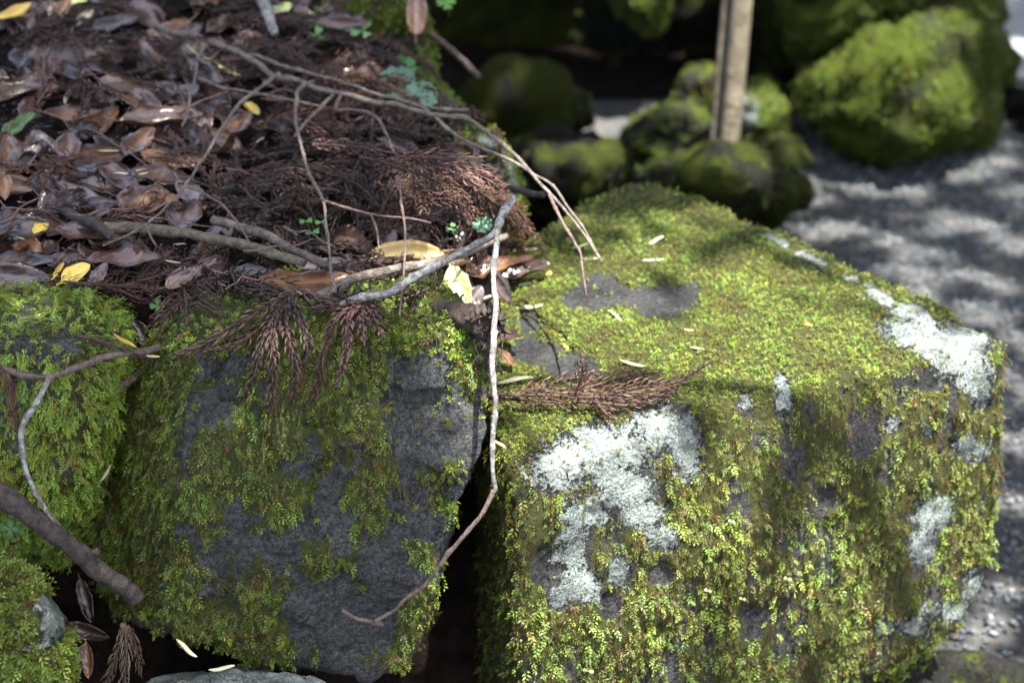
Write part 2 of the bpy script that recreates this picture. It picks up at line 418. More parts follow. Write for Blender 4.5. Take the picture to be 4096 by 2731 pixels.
class Moss:
    def __init__(s): s.V = []; s.C = []; s.n = 0
    def cushions(s, v, f, n, keep, size, pal, seed=0, tilt=.55, want=None):
        p, nn = sample(v, f, n, want); px, py, _ = proj(p); k = rng.random(len(p)) < keep(p, nn, px, py)
        p, nn = p[k], nn[k]
        if not len(p): return
        ax = unit(nn + rng.normal(0, tilt * .6, nn.shape) + np.array([0, -.1, .25]))
        rv = unit(rng.normal(size=nn.shape)); X = frame(ax, rv)
        t = .5 + .55 * fbm(p, 28, 3, seed) + rng.normal(0, .16, len(p))
        V, CO = sprigs(T_CUSH, p - nn * size * .15, X, ax, size * np.clip(rng.lognormal(-.03, .28, len(p)), .5, 1.7), palette(t, pal)); s.add(V, CO)
    def fronds(s, v, f, n, keep, size, pal, seed=0, tm=None, out=.45, want=None, bias=0.0, spread=.45):
        p, nn = sample(v, f, n, want); px, py, _ = proj(p); k = rng.random(len(p)) < keep(p, nn, px, py)
        p, nn = p[k], nn[k]
        if not len(p): return
        ax = unit(frame(nn, np.array([[0, -.35, -1.0]]) + rng.normal(0, spread, nn.shape)) + nn * (out + rng.normal(0, .2, (len(p), 1))))
        Z = frame(ax, nn + rng.normal(0, .35, nn.shape) + np.array([0, -.2, .35]))
        t = .5 + bias + .5 * fbm(p, 24, 3, seed) + rng.normal(0, .17, len(p))
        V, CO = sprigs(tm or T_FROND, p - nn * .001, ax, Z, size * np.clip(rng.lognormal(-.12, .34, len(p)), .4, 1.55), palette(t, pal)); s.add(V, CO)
    def threads(s, v, f, n, keep, size, pal, want=None):
        p, nn = sample(v, f, n, want); px, py, _ = proj(p); k = rng.random(len(p)) < keep(p, nn, px, py)
        p, nn = p[k], nn[k]
        if not len(p): return
        ax = unit(frame(nn, np.array([[0, 0, -1.0]]) + rng.normal(0, .3, nn.shape)) + nn * .18)
        Z = frame(ax, nn)
        V, CO = sprigs(T_THREAD, p, ax, Z, size * rng.uniform(.6, 1.5, len(p)), palette(rng.random(len(p)), pal)); s.add(V, CO)
    def add(s, V, CO): s.V.append(V); s.C.append(CO); s.n += len(V) // 4
    def done(s, parent, label=None):
        V = np.concatenate(s.V); me = np_mesh('moss', V, np.arange(len(V)).reshape(-1, 4), smooth=False); cattr(me, np.concatenate(s.C))
        o = obj('moss', me, M['moss'], parent, 'stuff', label); return o
BROWN = [(.034,.022,.010), (.060,.044,.016), (.060,.062,.014), (.080,.074,.022)]
vis = lambda nn, p, lim=-.1: np.sum(nn * unit(CAM - p), 1) > lim

# ------------------------------------------------------------------ the ground
gv = np.array([(-60, -20, -.7), (60, -20, -.7), (60, 120, -.7), (-60, 120, -.7)], float)
obj('ground', np_mesh('ground', gv, [[0, 1, 2, 3]], smooth=False), M['ground'], kind='structure')
pv = np.array([(1.36, 5.55, -.690), (14, 5.2, -.690), (14, 13, -.690), (1.36, 13, -.690)], float)
obj('path', np_mesh('path', pv, [[0, 1, 2, 3]], smooth=False), M['path'], kind='structure')

hv = np.array([(-4, 5.25, -.6935), (-1, 5.3, -.6935), (.62, 5.4, -.6935), (1.34, 5.5, -.6935), (1.34, 9, -.6935), (-4, 9, -.6935)], float)
obj('hollow_shade_sheet', py_mesh('hollow_shade_sheet', hv, [range(6)], False), M['soil'], kind='structure')  # dark sheet that blackens the hollow floor; shade given by colour
# raised soil bank behind the stones
def edge_x(y):
    return np.interp(y, [1.9, 2.3, 2.6, 3.0, 3.5, 4.6], [.0, .06, .0, -.09, -.215, -.46])
gx, gy = np.meshgrid(np.arange(-1.25, .16, .02), np.arange(1.98, 4.62, .02), indexing='ij')
P = np.stack([gx.ravel(), gy.ravel(), np.zeros(gx.size)], 1)
top = .125 + .055 * (P[:, 1] - 2.1) + .035 * fbm(P, 3.2, 3, 4) + .018 * fbm(P, 11, 3, 8) + .03 * sstep(-.2, -.8, P[:, 0])
s1 = sstep(0, .09, edge_x(P[:, 1]) - P[:, 0] + .02 * fbm(P, 12, 2, 3)); kx_ = sstep(-.32, -.22, P[:, 0]); s2 = sstep(2.02 + .09 * kx_, 2.13 + .27 * kx_, P[:, 1] + .015 * fbm(P, 14, 2, 6))
P[:, 2] = -.68 + (top + .68) * s1 * s2
nx, ny = gx.shape; idx = np.arange(nx * ny).reshape(nx, ny)
bf = np.stack([idx[:-1, :-1], idx[1:, :-1], idx[1:, 1:], idx[:-1, 1:]], -1).reshape(-1, 4)
obj('soil_bank', np_mesh('soil_bank', P, bf), M['soil'], kind='structure'); add_solid(P, bf)

# ------------------------------------------------------------------ right stone
def R1(px, py, z=0.0): return P_z(px, py, z)
top_pts = [R1(2010, 1760, -.012), R1(2300, 1730, -.006), R1(2720, 1650), R1(3150, 1560), R1(3560, 1485), R1(3880, 1400, -.006),
           R1(3960, 1360, -.02), R1(3720, 1235), R1(3420, 1080), R1(3060, 930), R1(2790, 800, .0), R1(2600, 742, -.004), R1(2400, 800, -.004),
           R1(2200, 900, -.01), R1(1960, 1060, -.03), R1(1950, 1400, -.03)]
front = [P_y(2095, 1930, 1.975), P_y(2100, 2300, 1.97), P_y(2090, 2800, 1.97), P_y(2700, 2850, 2.05), P_y(3250, 2790, 2.13),
         P_y(3480, 2690, 2.17), P_y(3830, 2500, 2.24), P_y(3935, 2330, 2.26), P_y(3988, 1740, 2.262), P_y(3985, 2000, 2.265), P_y(3975, 1480, 2.255), P_y(2900, 2200, 2.045)]
rear = [np.array(p) for p in ((.22, 2.82, -.5), (.30, 2.55, -.52), (.50, 2.36, -.42), (-.07, 2.55, -.55), (-.03, 2.25, -.55), (.02, 2.05, -.6), (.45, 2.25, -.5))]
LICH_R = [(2230,1870,140,110),(2420,1820,230,120),(2640,1730,170,100),(2500,1950,150,110),(2330,2040,120,80),(2290,2190,90,150),(2225,2380,60,60),
          (2480,2270,60,80),(2640,2140,85,55),(2310,2340,110,80),(2740,1780,80,150),(3130,1585,42,95),(2975,1620,34,50),
          (3690,1345,190,75),(3830,1410,150,140),(3760,1370,170,90),(3910,1530,60,120),(3070,950,3150,990,16),(3200,1025,3290,1065,24),(3380,1115,3430,1135,16),(3480,1175,3560,1220,28),(3610,1240,3700,1280,30),(3640,1250,90,34),(3560,1690,40,44),(3700,1710,26,34),(3880,1790,80,66),(3720,2060,80,80),(3680,2190,64,76),(3760,2020,60,50),(3910,2350,80,90),
          (3800,2440,120,52),(3640,2500,90,42),(3540,2510,60,30),(2560,2050,110,60)]
BARE_R = [(2400,1185,190,74),(2640,1195,190,78),(2150,1420,120,70),(2270,1470,150,60),(3450,1720,90,140),(3140,1780,40,150),(2190,2260,70,90),(3300,2000,80,70),
          (3700,1520,110,50),(3000,2500,60,90),(2440,2420,50,60),(2640,2300,60,70),(2120,1300,60,60)]
def lich_r(v, n, px, py):
    w = .35 * fbm(v, 22, 4, 61) + .12 * fbm(v, 70, 2, 62)
    return np.where(vis(n, v, -.3), blobs(px, py, LICH_R) * 1.1 + w * 1.0, -2)
def bare_r(v, px, py): return sstep(-.05, .30, blobs(px, py, BARE_R) + .5 * fbm(v, 24, 3, 71))
def moss_r(v, n, px, py):
    topm = sstep(.35, .7, n[:, 2])
    st = fbm(v * np.array([1, 1, .22]), 42, 3, 81)
    side = np.maximum(sstep(-.30, .12, st + .12), .25)
    return (topm + (1 - topm) * side) * (1 - bare_r(v, px, py)) * (1 - sstep(-.05, .15, lich_r(v, n, px, py)))
rs, rv, rf = make_stone('boulder', 'large squared boulder, flat top of yellow green moss, white lichen on its front', top_pts + front + rear, M['stone_sun'],
                        voxel=.006, smooth=9, amp=.012, scale=6, seed=3, facet=.004, moss=moss_r, lich=lich_r, chip=.012)
# ------------------------------------------------------------------ grey centre stone
def yc(px, py): return 1.985 - .055 * sstep(1300, 2000, py) + .035 * sstep(2100, 2700, py) + .02 * (px - 1200) / 700
fo = [(760,1330),(980,1345),(1230,1290),(1500,1262),(1750,1320),(1955,1385),(1935,1560),(1910,1730),(1850,1880),(1825,2090),(1775,2300),(1670,2590),(1560,2670),(1390,2685),
      (1200,2620),(850,2585),(640,2470),(800,1500),(750,1750),(700,2100),(660,2430)]
pts = [P_y(a, b, yc(a, b)) for a, b in fo]
pts += [P_y(a, b, y) for a, b, y in ((650,1330,2.10),(530,1600,2.09),(440,1830,2.08),(390,2090,2.06),(410,2350,2.04),(560,2500,2.0),(1900,1330,2.10),(1700,1270,2.14),(1000,1290,2.14))]
pts += [np.array(q) for q in ((-.38, 2.28, .10), (-.12, 2.28, .10), (-.42, 2.25, -.25), (-.16, 2.22, -.25), (-.1, 2.2, 0))]
MOSS_C = [(1100,1330,420,110),(1650,1310,230,110),(560,1700,190,420),(480,2150,170,330),(700,1450,110,140),(950,1480,60,90),(1250,1450,330,160),(1000,1760,300,170),(1250,1640,330,180),(1150,1960,170,160),(950,1900,200,150),
          (1490,1800,150,220),(1450,1960,120,120),(1720,1880,110,60),(1900,1480,70,120),(780,2050,150,160),(700,2330,180,190),(900,2480,250,110),(1060,2580,160,90),(1480,2120,120,90),(1440,2260,80,100),
          (1100,2340,110,90),(1690,2240,70,120),(1640,2450,80,160),(1580,2620,70,50),(1640,1560,60,120),(1820,1450,60,90),(1750,2020,60,60),(1280,2230,90,120),(1380,1660,70,90),(1240,1800,120,90)]
BARE_C = [(860,1620,95,190),(930,1430,60,70),(1720,1680,200,260),(1350,2420,240,170),(1300,2080,120,100),(1560,2330,110,130),(1650,2080,110,90),(740,1800,40,60),(740,2100,50,50),(1750,1450,70,100)]
def mfield_c(v, px, py):
    a = blobs(px, py, MOSS_C); b = blobs(px, py, BARE_C); st = fbm(v * np.array([1, 1, .35]), 60, 5, 91, .65)
    return np.minimum(a, .5) * 1.0 - np.maximum(b, -.2) * 1.1 + st * 1.6 - .12
def moss_c(v, n, px, py):
    return np.maximum(sstep(-.05, .45, mfield_c(v, px, py)), sstep(.5, .8, n[:, 2]))
cs, cv, cf = make_stone('wall_stone', 'dark grey wall stone with ragged moss, cedar spray drooping over its top edge', pts, M['stone_grey'],
                        voxel=.005, smooth=5, amp=.014, scale=8, seed=12, facet=.012, moss=moss_c, mossh=.004, chip=.028)
# ------------------------------------------------------------------ far-left and low stones
def dome(outline, y, dep, front=.35, lean=0.0, drop=0.0):
    o = np.array(outline, float); c = o.mean(0); out = []
    for fy, sc in ((0, .55), (.22, .85), (.5, 1.0), (1.0, .8)):
        for a, b in o:
            q = c + (np.array([a, b]) - c) * sc
            p = P_y(q[0], q[1], y + dep * (fy - front)); out.append(p)
    return out
allm = lambda v, n, px, py: .55 + .8 * fbm(v, 26, 4, 33)
ls, lv, lf = make_stone('wall_stone', 'round wall stone wholly wrapped in fern like green moss beside the grey stone',
    dome([(-420,1250),(-150,1180),(120,1160),(330,1170),(470,1240),(530,1340),(500,1480),(430,1650),(400,1850),(370,2060),(250,2250),(-50,2280),(-400,2200)], 2.06, .34),
    M['stone_grey'], voxel=.008, smooth=6, amp=.018, scale=7, seed=21, moss=allm, mossh=.010)
bl_l = lambda v, n, px, py: blobs(px, py, [(200,2480,75,110),(165,2430,70,40),(120,2580,30,20)]) + .3 * fbm(v, 40, 3, 5)
bs, bv, bff = make_stone('low_stone', 'low stone under bright cushion moss with a white lichen flank, at the wall foot',
    dome([(-300,2330),(-60,2270),(60,2300),(150,2370),(205,2450),(235,2560),(262,2640),(270,2760),(150,2950),(-300,2950)], 1.87, .26),
    M['stone_grey'], voxel=.007, smooth=5, amp=.012, scale=8, seed=22, moss=allm, lich=bl_l, mossh=.010)
fl = lambda v, n, px, py: .9 + .6 * fbm(v, 30, 4, 15)
make_stone('low_stone', 'low stone with pale mint lichen crust below the grey wall stone',
    dome([(600,2750),(780,2712),(900,2695),(1000,2698),(1110,2715),(1240,2730),(1350,2780),(1300,2950),(700,2950)], 1.93, .16),
    M['stone_grey'], voxel=.006, smooth=3, amp=.012, scale=12, seed=23, lich=fl, chip=.02, moss=lambda v, n, px, py: sstep(.1, .4, fbm(v, 22, 3, 6)) * .8)
# stones below the boulder at the right
mo_b = lambda v, n, px, py: sstep(-.2, .3, fbm(v, 20, 3, 19)) * .9
ub, ubv, ubf = make_stone('footing_stone', 'ochre mossy footing stone showing under the boulder',
    dome([(3150,2700),(3400,2640),(3560,2610),(3640,2580),(3730,2640),(3780,2700),(3830,2800),(3800,3000),(3200,3000)], 2.30, .20),
    M['stone_back'], voxel=.008, smooth=4, amp=.014, scale=9, seed=24, moss=mo_b)
make_stone('footing_stone', 'dark wet green stone low beside the gravel, below the boulder',
    dome([(3560,2680),(3700,2600),(3900,2600),(4080,2640),(4240,2720),(4260,2900),(3600,2900)], 2.55, .25),
    M['stone_back'], voxel=.012, smooth=5, amp=.012, scale=8, seed=25, moss=lambda v, n, px, py: .35 + .8 * fbm(v, 14, 3, 2))

# ------------------------------------------------------------------ edge stones of the bank
lt = lambda ells: (lambda v, n, px, py: blobs(px, py, ells) + .5 * fbm(v, 26, 3, 44))
m7 = lambda v, n, px, py: .5 + .9 * fbm(v, 12, 3, 31)
EDGE = []
for outl, y, dep, sd, ell, lab in (
    ([(1240,70),(1380,-80),(1640,-100),(1690,0),(1700,130),(1725,250),(1735,420),(1700,600),(1400,600)], 3.06, .24, 51, [(1500,-900,10,10)], 'upright edge stone of the bank, olive moss down its side'),
    ([(1545,330),(1640,285),(1740,330),(1800,390),(1850,460),(1860,600),(1830,800),(1560,800)], 2.92, .22, 52, [(1640,360,80,40),(1800,420,60,70),(1690,330,60,30)], 'edge stone of the bank with mint lichen and a small fern'),
    ([(1740,540),(1830,490),(1930,520),(1990,590),(2040,680),(2060,800),(2040,1000),(1780,1000)], 2.66, .20, 53, [(1960,570,60,40),(2010,660,50,70),(1900,640,40,40),(2040,760,30,60)], 'edge stone of the bank, green moss and white lichen rim')):
    t, v, f = make_stone('edge_stone', lab, dome(outl, y, dep), M['stone_back'], voxel=.010, smooth=5, amp=.014, scale=8, seed=sd, moss=m7, lich=lt(ell))
    EDGE.append((t, v, f))

# ------------------------------------------------------------------ background rocks
BACK = []
def back_rock(outl, y, dep, sd, label, mat='stone_back', amp=.03, moss=m7, lich=None, vox=.021, front=.35, name='garden_rock', sm=5):
    t, v, f = make_stone(name, label, dome(outl, y, dep, front), M[mat], voxel=vox, smooth=2, amp=amp * 1.6, scale=4.0, seed=sd, facet=amp * 1.5, chip=amp * 2.6, moss=moss, lich=lich, rest=False, mossh=.016)
    BACK.append((t, v, f, sd)); return t
full = lambda v, n, px, py: .75 + .7 * fbm(v, 6, 3, 77)
back_rock([(3170,400),(3200,290),(3330,210),(3500,170),(3680,95),(3820,170),(3920,330),(3980,470),(3960,590),(3700,600),(3350,580),(3200,520)], 4.85, .5, 61,
          'domed garden rock under thick bright moss on the gravel edge', moss=full, amp=.035)
back_rock([(3130,-260),(3400,-420),(3800,-420),(3950,-150),(3985,80),(4005,330),(4012,500),(3900,560),(3700,400),(3450,200),(3200,130)], 5.35, .6, 62,
          'tall mossy rock standing behind the domed bright rock', moss=full, amp=.04)
back_rock([(3150,-260),(3420,-320),(3640,-120),(3660,80),(3520,190),(3380,260),(3230,250),(3160,80)], 5.12, .45, 75, 'mossy shoulder of rock joining the domed rock to the tall one', moss=full, amp=.04)
back_rock([(3740,80),(3840,20),(3920,120),(3945,330),(3940,490),(3880,560),(3790,450)], 4.98, .4, 76, 'steep mossy rock flank closing the bank beside the grey path', moss=full, amp=.035)
back_rock([(2980,-400),(3250,-400),(3330,0),(3330,300),(3240,470),(3080,480),(2990,300)], 5.6, .5, 63, 'dim olive rock in shade behind the wooden post', mat='stone_shaded')
back_rock([(2330,-400),(2700,-450),(3060,-400),(3080,300),(3000,520),(2700,560),(2400,520),(2300,200)], 6.0, .6, 64, 'black shaded rock face behind the wooden post', mat='stone_shaded',
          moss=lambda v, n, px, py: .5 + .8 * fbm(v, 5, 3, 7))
back_rock([(1500,-400),(2000,-450),(2420,-420),(2500,0),(2420,420),(2000,480),(1500,460)], 6.1, .6, 65, 'black shaded rock face behind the bank edge', mat='stone_shaded',
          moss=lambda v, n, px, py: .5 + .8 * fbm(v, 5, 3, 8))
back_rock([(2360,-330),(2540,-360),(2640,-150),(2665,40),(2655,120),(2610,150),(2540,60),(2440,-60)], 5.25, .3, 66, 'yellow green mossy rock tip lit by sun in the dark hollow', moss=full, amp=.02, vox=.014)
back_rock([(1800,420),(1900,300),(2060,255),(2220,300),(2320,390),(2360,500),(2300,560),(1850,560)], 4.85, .4, 67, 'dark low dome of moss in the shaded hollow', mat='stone_shaded', moss=full)
back_rock([(1980,660),(2080,590),(2250,560),(2400,580),(2500,650),(2490,770),(2300,850),(2040,860)], 4.25, .55, 68, 'low flat mossy rock flecked with sun behind the boulder', mat='stone_shaded', amp=.035)
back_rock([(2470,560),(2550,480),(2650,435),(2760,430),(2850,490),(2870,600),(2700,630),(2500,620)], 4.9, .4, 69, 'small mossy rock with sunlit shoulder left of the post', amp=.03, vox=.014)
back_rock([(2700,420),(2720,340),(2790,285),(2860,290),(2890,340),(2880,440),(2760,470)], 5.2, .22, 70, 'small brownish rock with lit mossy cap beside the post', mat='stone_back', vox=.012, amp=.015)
back_rock([(2960,520),(2970,400),(3020,352),(3080,360),(3130,440),(3160,530),(3060,560),(2980,550)], 4.95, .25, 71, 'small rock right of the post, sunlit moss cap and a side coloured pale like sunlight', vox=.012, amp=.025,
          lich=lambda v, n, px, py: blobs(px, py, [(2995,450,40,80)]) + .3 * fbm(v, 20, 3, 4))  # sunlight on the left face, painted pale through the lichen mask
back_rock([(3020,620),(3080,550),(3140,535),(3200,600),(3240,650),(3150,680),(3040,670)], 4.6, .25, 72, 'small dark flat rock with a sunlit edge by the post footing', mat='stone_shaded', vox=.012, amp=.012)
pb = back_rock([(2540,720),(2600,650),(2740,625),(2960,620),(3080,650),(3170,700),(3210,760),(3130,830),(2880,860),(2620,820)], 4.16, .60, 73, 'flat mossy rock carrying the foot of the wooden post', mat='stone_shaded', amp=.03)
back_rock([(4010,430),(4060,390),(4200,380),(4300,450),(4300,560),(4080,570),(4020,530)], 5.2, .35, 74, 'black shaded stone at the edge of the grey path', mat='stone_shaded', moss=lambda v, n, px, py: np.zeros(len(v)))

# ------------------------------------------------------------------ moss on the stones
keep_edge = lambda e: (lambda p, n, px, py: e)
def inview(px, py, m=250): return (px > -m) & (px < 4096 + m) & (py > -m) & (py < 2731 + m)
# boulder
mr = Moss()
def kt(p, n, px, py):
    m = moss_r(p, n, px, py); return m * sstep(.3, .6, n[:, 2]) * inview(px, py) + .03 * (n[:, 2] > .5)
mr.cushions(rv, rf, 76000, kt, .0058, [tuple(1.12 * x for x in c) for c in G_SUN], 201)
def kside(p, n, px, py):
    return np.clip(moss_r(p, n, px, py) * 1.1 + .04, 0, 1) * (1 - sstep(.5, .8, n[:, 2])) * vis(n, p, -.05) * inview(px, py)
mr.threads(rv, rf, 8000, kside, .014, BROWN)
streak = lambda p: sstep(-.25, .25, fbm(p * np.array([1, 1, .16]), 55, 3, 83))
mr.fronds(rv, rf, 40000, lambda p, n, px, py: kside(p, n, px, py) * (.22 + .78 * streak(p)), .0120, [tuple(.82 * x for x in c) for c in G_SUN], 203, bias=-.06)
def klow(p, n, px, py):   # denser, brighter coloured tips low on the front
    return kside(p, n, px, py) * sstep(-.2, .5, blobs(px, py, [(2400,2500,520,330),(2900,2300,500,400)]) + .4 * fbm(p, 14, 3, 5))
mr.fronds(rv, rf, 13000, klow, .0125, G_SUN, 204, bias=.3, out=.7)
mr.fronds(rv, rf, 9000, lambda p, n, px, py: (blobs(px, py, [(3330,2230,90,180)]) > 0) * vis(n, p), .011, G_SHADE, 205, bias=.2)
mr.cushions(rv, rf, 20000, lambda p, n, px, py: .6 * (lich_r(p, n, px, py) > -.1) * (fbm(p * np.array([1, 1, .5]), 60, 3, 9) > .16), .0065, G_SUN, 206)
mr.done(rs)
# grey stone
mc = Moss()
def kc(p, n, px, py): return sstep(.0, .4, mfield_c(p, px, py)) * vis(n, p) * inview(px, py) * (1 - sstep(.5, .8, n[:, 2]))
mc.threads(cv, cf, 5000, kc, .014, BROWN)
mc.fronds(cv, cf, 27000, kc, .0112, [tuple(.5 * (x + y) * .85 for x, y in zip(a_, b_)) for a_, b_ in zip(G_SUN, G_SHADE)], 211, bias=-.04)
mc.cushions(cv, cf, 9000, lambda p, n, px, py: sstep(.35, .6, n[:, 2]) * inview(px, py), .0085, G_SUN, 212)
mc.cushions(cv, cf, 14000, lambda p, n, px, py: sstep(-.2, .3, blobs(px, py, [(1100,1350,420,90),(1650,1330,250,90),(690,1370,80,70),(1880,1420,90,70)]) + .4 * fbm(p, 40, 3, 3)) * vis(n, p), .0098, [tuple(1.3 * x for x in c) for c in G_SUN], 213)  # top-edge fringe brightened in colour so that it looks lit
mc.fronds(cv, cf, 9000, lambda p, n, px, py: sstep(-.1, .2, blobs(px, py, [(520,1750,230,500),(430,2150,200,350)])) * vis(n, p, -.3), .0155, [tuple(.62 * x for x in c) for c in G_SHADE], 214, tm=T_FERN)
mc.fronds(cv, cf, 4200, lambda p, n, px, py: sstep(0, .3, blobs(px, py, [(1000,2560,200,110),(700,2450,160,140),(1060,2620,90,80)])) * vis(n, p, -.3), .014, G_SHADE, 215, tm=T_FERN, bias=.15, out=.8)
mc.done(cs)
# far-left stone
ml = Moss()
kl = lambda p, n, px, py: np.clip(allm(p, n, px, py) + .35, .12, 1) * vis(n, p, -.15) * inview(px, py)
ml.threads(lv, lf, 4000, kl, .014, BROWN)
ml.fronds(lv, lf, 17000, kl, .0150, [tuple(1.18 * x for x in c) for c in G_SHADE], 221, tm=T_FERN, bias=.18, out=.6, spread=.7)
ml.done(ls)
# low bright cushion
mb = Moss()
kb = lambda p, n, px, py: (1 - sstep(-.05, .1, bl_l(p, n, px, py))) * vis(n, p, -.15) * inview(px, py)
mb.cushions(bv, bff, 9000, kb, .011, G_SUN, 231, tilt=.9)
mb.fronds(bv, bff, 5000, kb, .013, G_SUN, 232, bias=.2, out=1.0, spread=.8)
mb.done(bs)
mu = Moss(); mu.cushions(ubv, ubf, 7000, lambda p, n, px, py: mo_b(p, n, px, py) * vis(n, p) * inview(px, py), .010, G_SUN, 241); mu.done(ub)
for t, v, f in EDGE:
    me_ = Moss(); me_.cushions(v, f, 6000, lambda p, n, px, py: np.clip(m7(p, n, px, py), .05, 1) * vis(n, p, -.2) * inview(px, py) * .8, .010, G_SHADE, 251); me_.done(t)
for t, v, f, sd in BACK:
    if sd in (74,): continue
    dark = sd in (63, 64, 65, 67, 68, 72, 73)  # rocks whose moss is darkened: their shade is put into the colour
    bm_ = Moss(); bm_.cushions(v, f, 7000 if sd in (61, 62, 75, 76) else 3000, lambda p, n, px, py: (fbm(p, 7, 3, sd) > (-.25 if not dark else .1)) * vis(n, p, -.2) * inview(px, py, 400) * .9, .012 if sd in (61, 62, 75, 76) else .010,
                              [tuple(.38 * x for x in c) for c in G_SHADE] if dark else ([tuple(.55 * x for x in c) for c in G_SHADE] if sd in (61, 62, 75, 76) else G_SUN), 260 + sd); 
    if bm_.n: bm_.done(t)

# ------------------------------------------------------------------ wooden post
def tube(pts, radii, seg=8, bumps=0.0, seed=0, cap=True, res=None):
    pts = np.asarray(pts, float); radii = np.asarray(radii, float)
    d = np.r_[0, np.cumsum(np.linalg.norm(np.diff(pts, axis=0), axis=1))]
    n = res or max(4, int(d[-1] / max(.012, radii.max() * 1.5)))
    t = np.linspace(0, d[-1], n)
    # Catmull-Rom through the joints
    def cr(a):
        i = np.clip(np.searchsorted(d, t, 'right') - 1, 0, len(d) - 2); u = ((t - d[i]) / (d[i + 1] - d[i] + 1e-9))[:, None]
        g = lambda k: a[np.clip(k, 0, len(a) - 1)]
        p0, p1, p2, p3 = g(i - 1), g(i), g(i + 1), g(i + 2)
        return .5 * (2 * p1 + (p2 - p0) * u + (2 * p0 - 5 * p1 + 4 * p2 - p3) * u**2 + (3 * p1 - p0 - 3 * p2 + p3) * u**3)
    q = cr(pts); r = np.interp(t, d, radii)
    if bumps:
        if len(pts) > 4 and radii.max() < .0046:
            rk = np.random.default_rng(seed + 77)
            for kx in np.cumsum(rk.uniform(.012, .05, int(d[-1] / .03) + 1)):
                r = r * (1 + rk.uniform(.15, .5) * np.exp(-((t - kx) / (.0022 + radii.max() * .3))**2))
        r = r * (1 + bumps * np.abs(fbm(np.c_[t * 40 + seed * 7.7, t * 0, t * 0], 1, 2, seed)) * 1.6)
        q = q + np.c_[fbm(np.c_[t * 22, t * 0 + seed, t * 0], 1, 2, seed + 1), fbm(np.c_[t * 22, t * 0 + seed, t * 0], 1, 2, seed + 2), fbm(np.c_[t * 22, t * 0 + seed, t * 0], 1, 2, seed + 3)] * r[:, None] * (.35 if radii.max() > .005 else 1.25)
    tg = unit(np.gradient(q, axis=0)); ref = np.array([.31, .22, .92]); a = unit(np.cross(tg, ref)); b = np.cross(tg, a)
    an = np.arange(seg) * 2 * pi / seg
    V = (q[:, None] + r[:, None, None] * (a[:, None] * np.cos(an)[None, :, None] + b[:, None] * np.sin(an)[None, :, None])).reshape(-1, 3)
    i = np.arange(n - 1)[:, None] * seg; j = np.arange(seg)[None]; k = (j + 1) % seg
    F = np.stack([i + j, i + k, i + seg + k, i + seg + j], -1).reshape(-1, 4).tolist()
    if cap: F += [list(range(seg))[::-1], list(range((n - 1) * seg, n * seg))]
    return V, F, q
foot = P_y(2905, 640, 4.14); head = foot + np.array([.10, .07, 2.1])
pt = thing('wooden_post', foot, 'slim weathered wooden post standing on a flat mossy rock', 'post')
V, F, _ = tube([foot - np.array([0, 0, .06]), foot * .6 + head * .4, head], [.023, .0235, .024], 14, 0, 3, res=40)
obj('shaft', py_mesh('shaft', V, F), M['post'], pt)
V, F, _ = tube([foot + np.array([-.030, .02, -.1]), foot * .5 + head * .5 + np.array([-.032, .02, 0]), head + np.array([-.032, .02, 0])], [.012, .012, .012], 10, 0, 5, res=30)
obj('side_pole', py_mesh('side_pole', V, F), M['post'], pt)

# ------------------------------------------------------------------ gravel
def pebbles(n, xr, yr, smin, smax, name):
    bm = bmesh.new(); bmesh.ops.create_icosphere(bm, subdivisions=1, radius=1); 
    bv_ = np.array([v.co[:] for v in bm.verts]); bfc = np.array([[v.index for v in f.verts] for f in bm.faces]); bm.free()
    x = rng.uniform(*xr, n); y = rng.uniform(*yr, n)
    c = np.c_[x, y, np.full(n, -.695)]; px, py, _ = proj(c)
    k = inview(px, py, 350) & (c[:, 0] > np.interp(c[:, 1], [2, 3.6, 4.4, 5.1, 5.6], [.0, .14, .35, .62, 1.34])); c = c[k]; n = len(c)
    s = rng.uniform(smin, smax, n) * rng.choice([.5, .8, 1, 1.15], n)
    sc = rng.uniform(.6, 1.15, (n, 1, 3)) * np.array([1, 1, .6]) * s[:, None, None] * .5
    an = rng.uniform(0, 2 * pi, n); ca, sa = np.cos(an)[:, None], np.sin(an)[:, None]
    v = bv_[None] * sc * rng.uniform(.8, 1.2, (n, len(bv_), 1))
    v = np.stack([v[..., 0] * ca - v[..., 1] * sa, v[..., 0] * sa + v[..., 1] * ca, v[..., 2]], -1)
    c[:, 2] += rng.uniform(-.1, .9, n) * s * .4
    v = v + c[:, None]
    F = (bfc[None] + (np.arange(n) * len(bv_))[:, None, None]).reshape(-1, 3)
    pal = np.array([(.14,.15,.16), (.08,.09,.10), (.19,.20,.20), (.11,.13,.135), (.24,.22,.20), (.17,.14,.12), (.30,.31,.31), (.085,.115,.125)])
    col = pal[rng.integers(0, len(pal), n)] * np.array([.55, .60, .64]) * rng.uniform(.7, 1.15, (n, 1))
    me = np_mesh(name, v.reshape(-1, 3), F, 3); cattr(me, np.repeat(col, len(bv_), 0))
    o = obj(name, me, M['pebble'], kind='stuff'); tag(o, 'grey and white gravel covering the ground around the garden rocks', 'gravel'); return o
pebbles(46000, (-.1, 2.2), (2.2, 5.7), .007, .015, 'gravel')

# ------------------------------------------------------------------ casting rays on what the litter rests on
BVH = BVHTree.FromPolygons(np.concatenate(BV).tolist(), BF)
def hit(px, py, lift=0.0):
    r = ray(px, py); rl = np.linalg.norm(r); h = BVH.ray_cast(Vector(CAM), Vector(r / rl))
    if h[0] is None: return None, None, None
    p = np.array(h[0]); n = np.array(h[1])
    if n @ r > 0: n = -n
    return p - r / rl * lift, n, h[3]
def drop(x, y, z0=1.0):
    h = BVH.ray_cast(Vector((x, y, z0)), Vector((0, 0, -1)))
    return (None, None) if h[0] is None else (np.array(h[0]), np.array(h[1]))

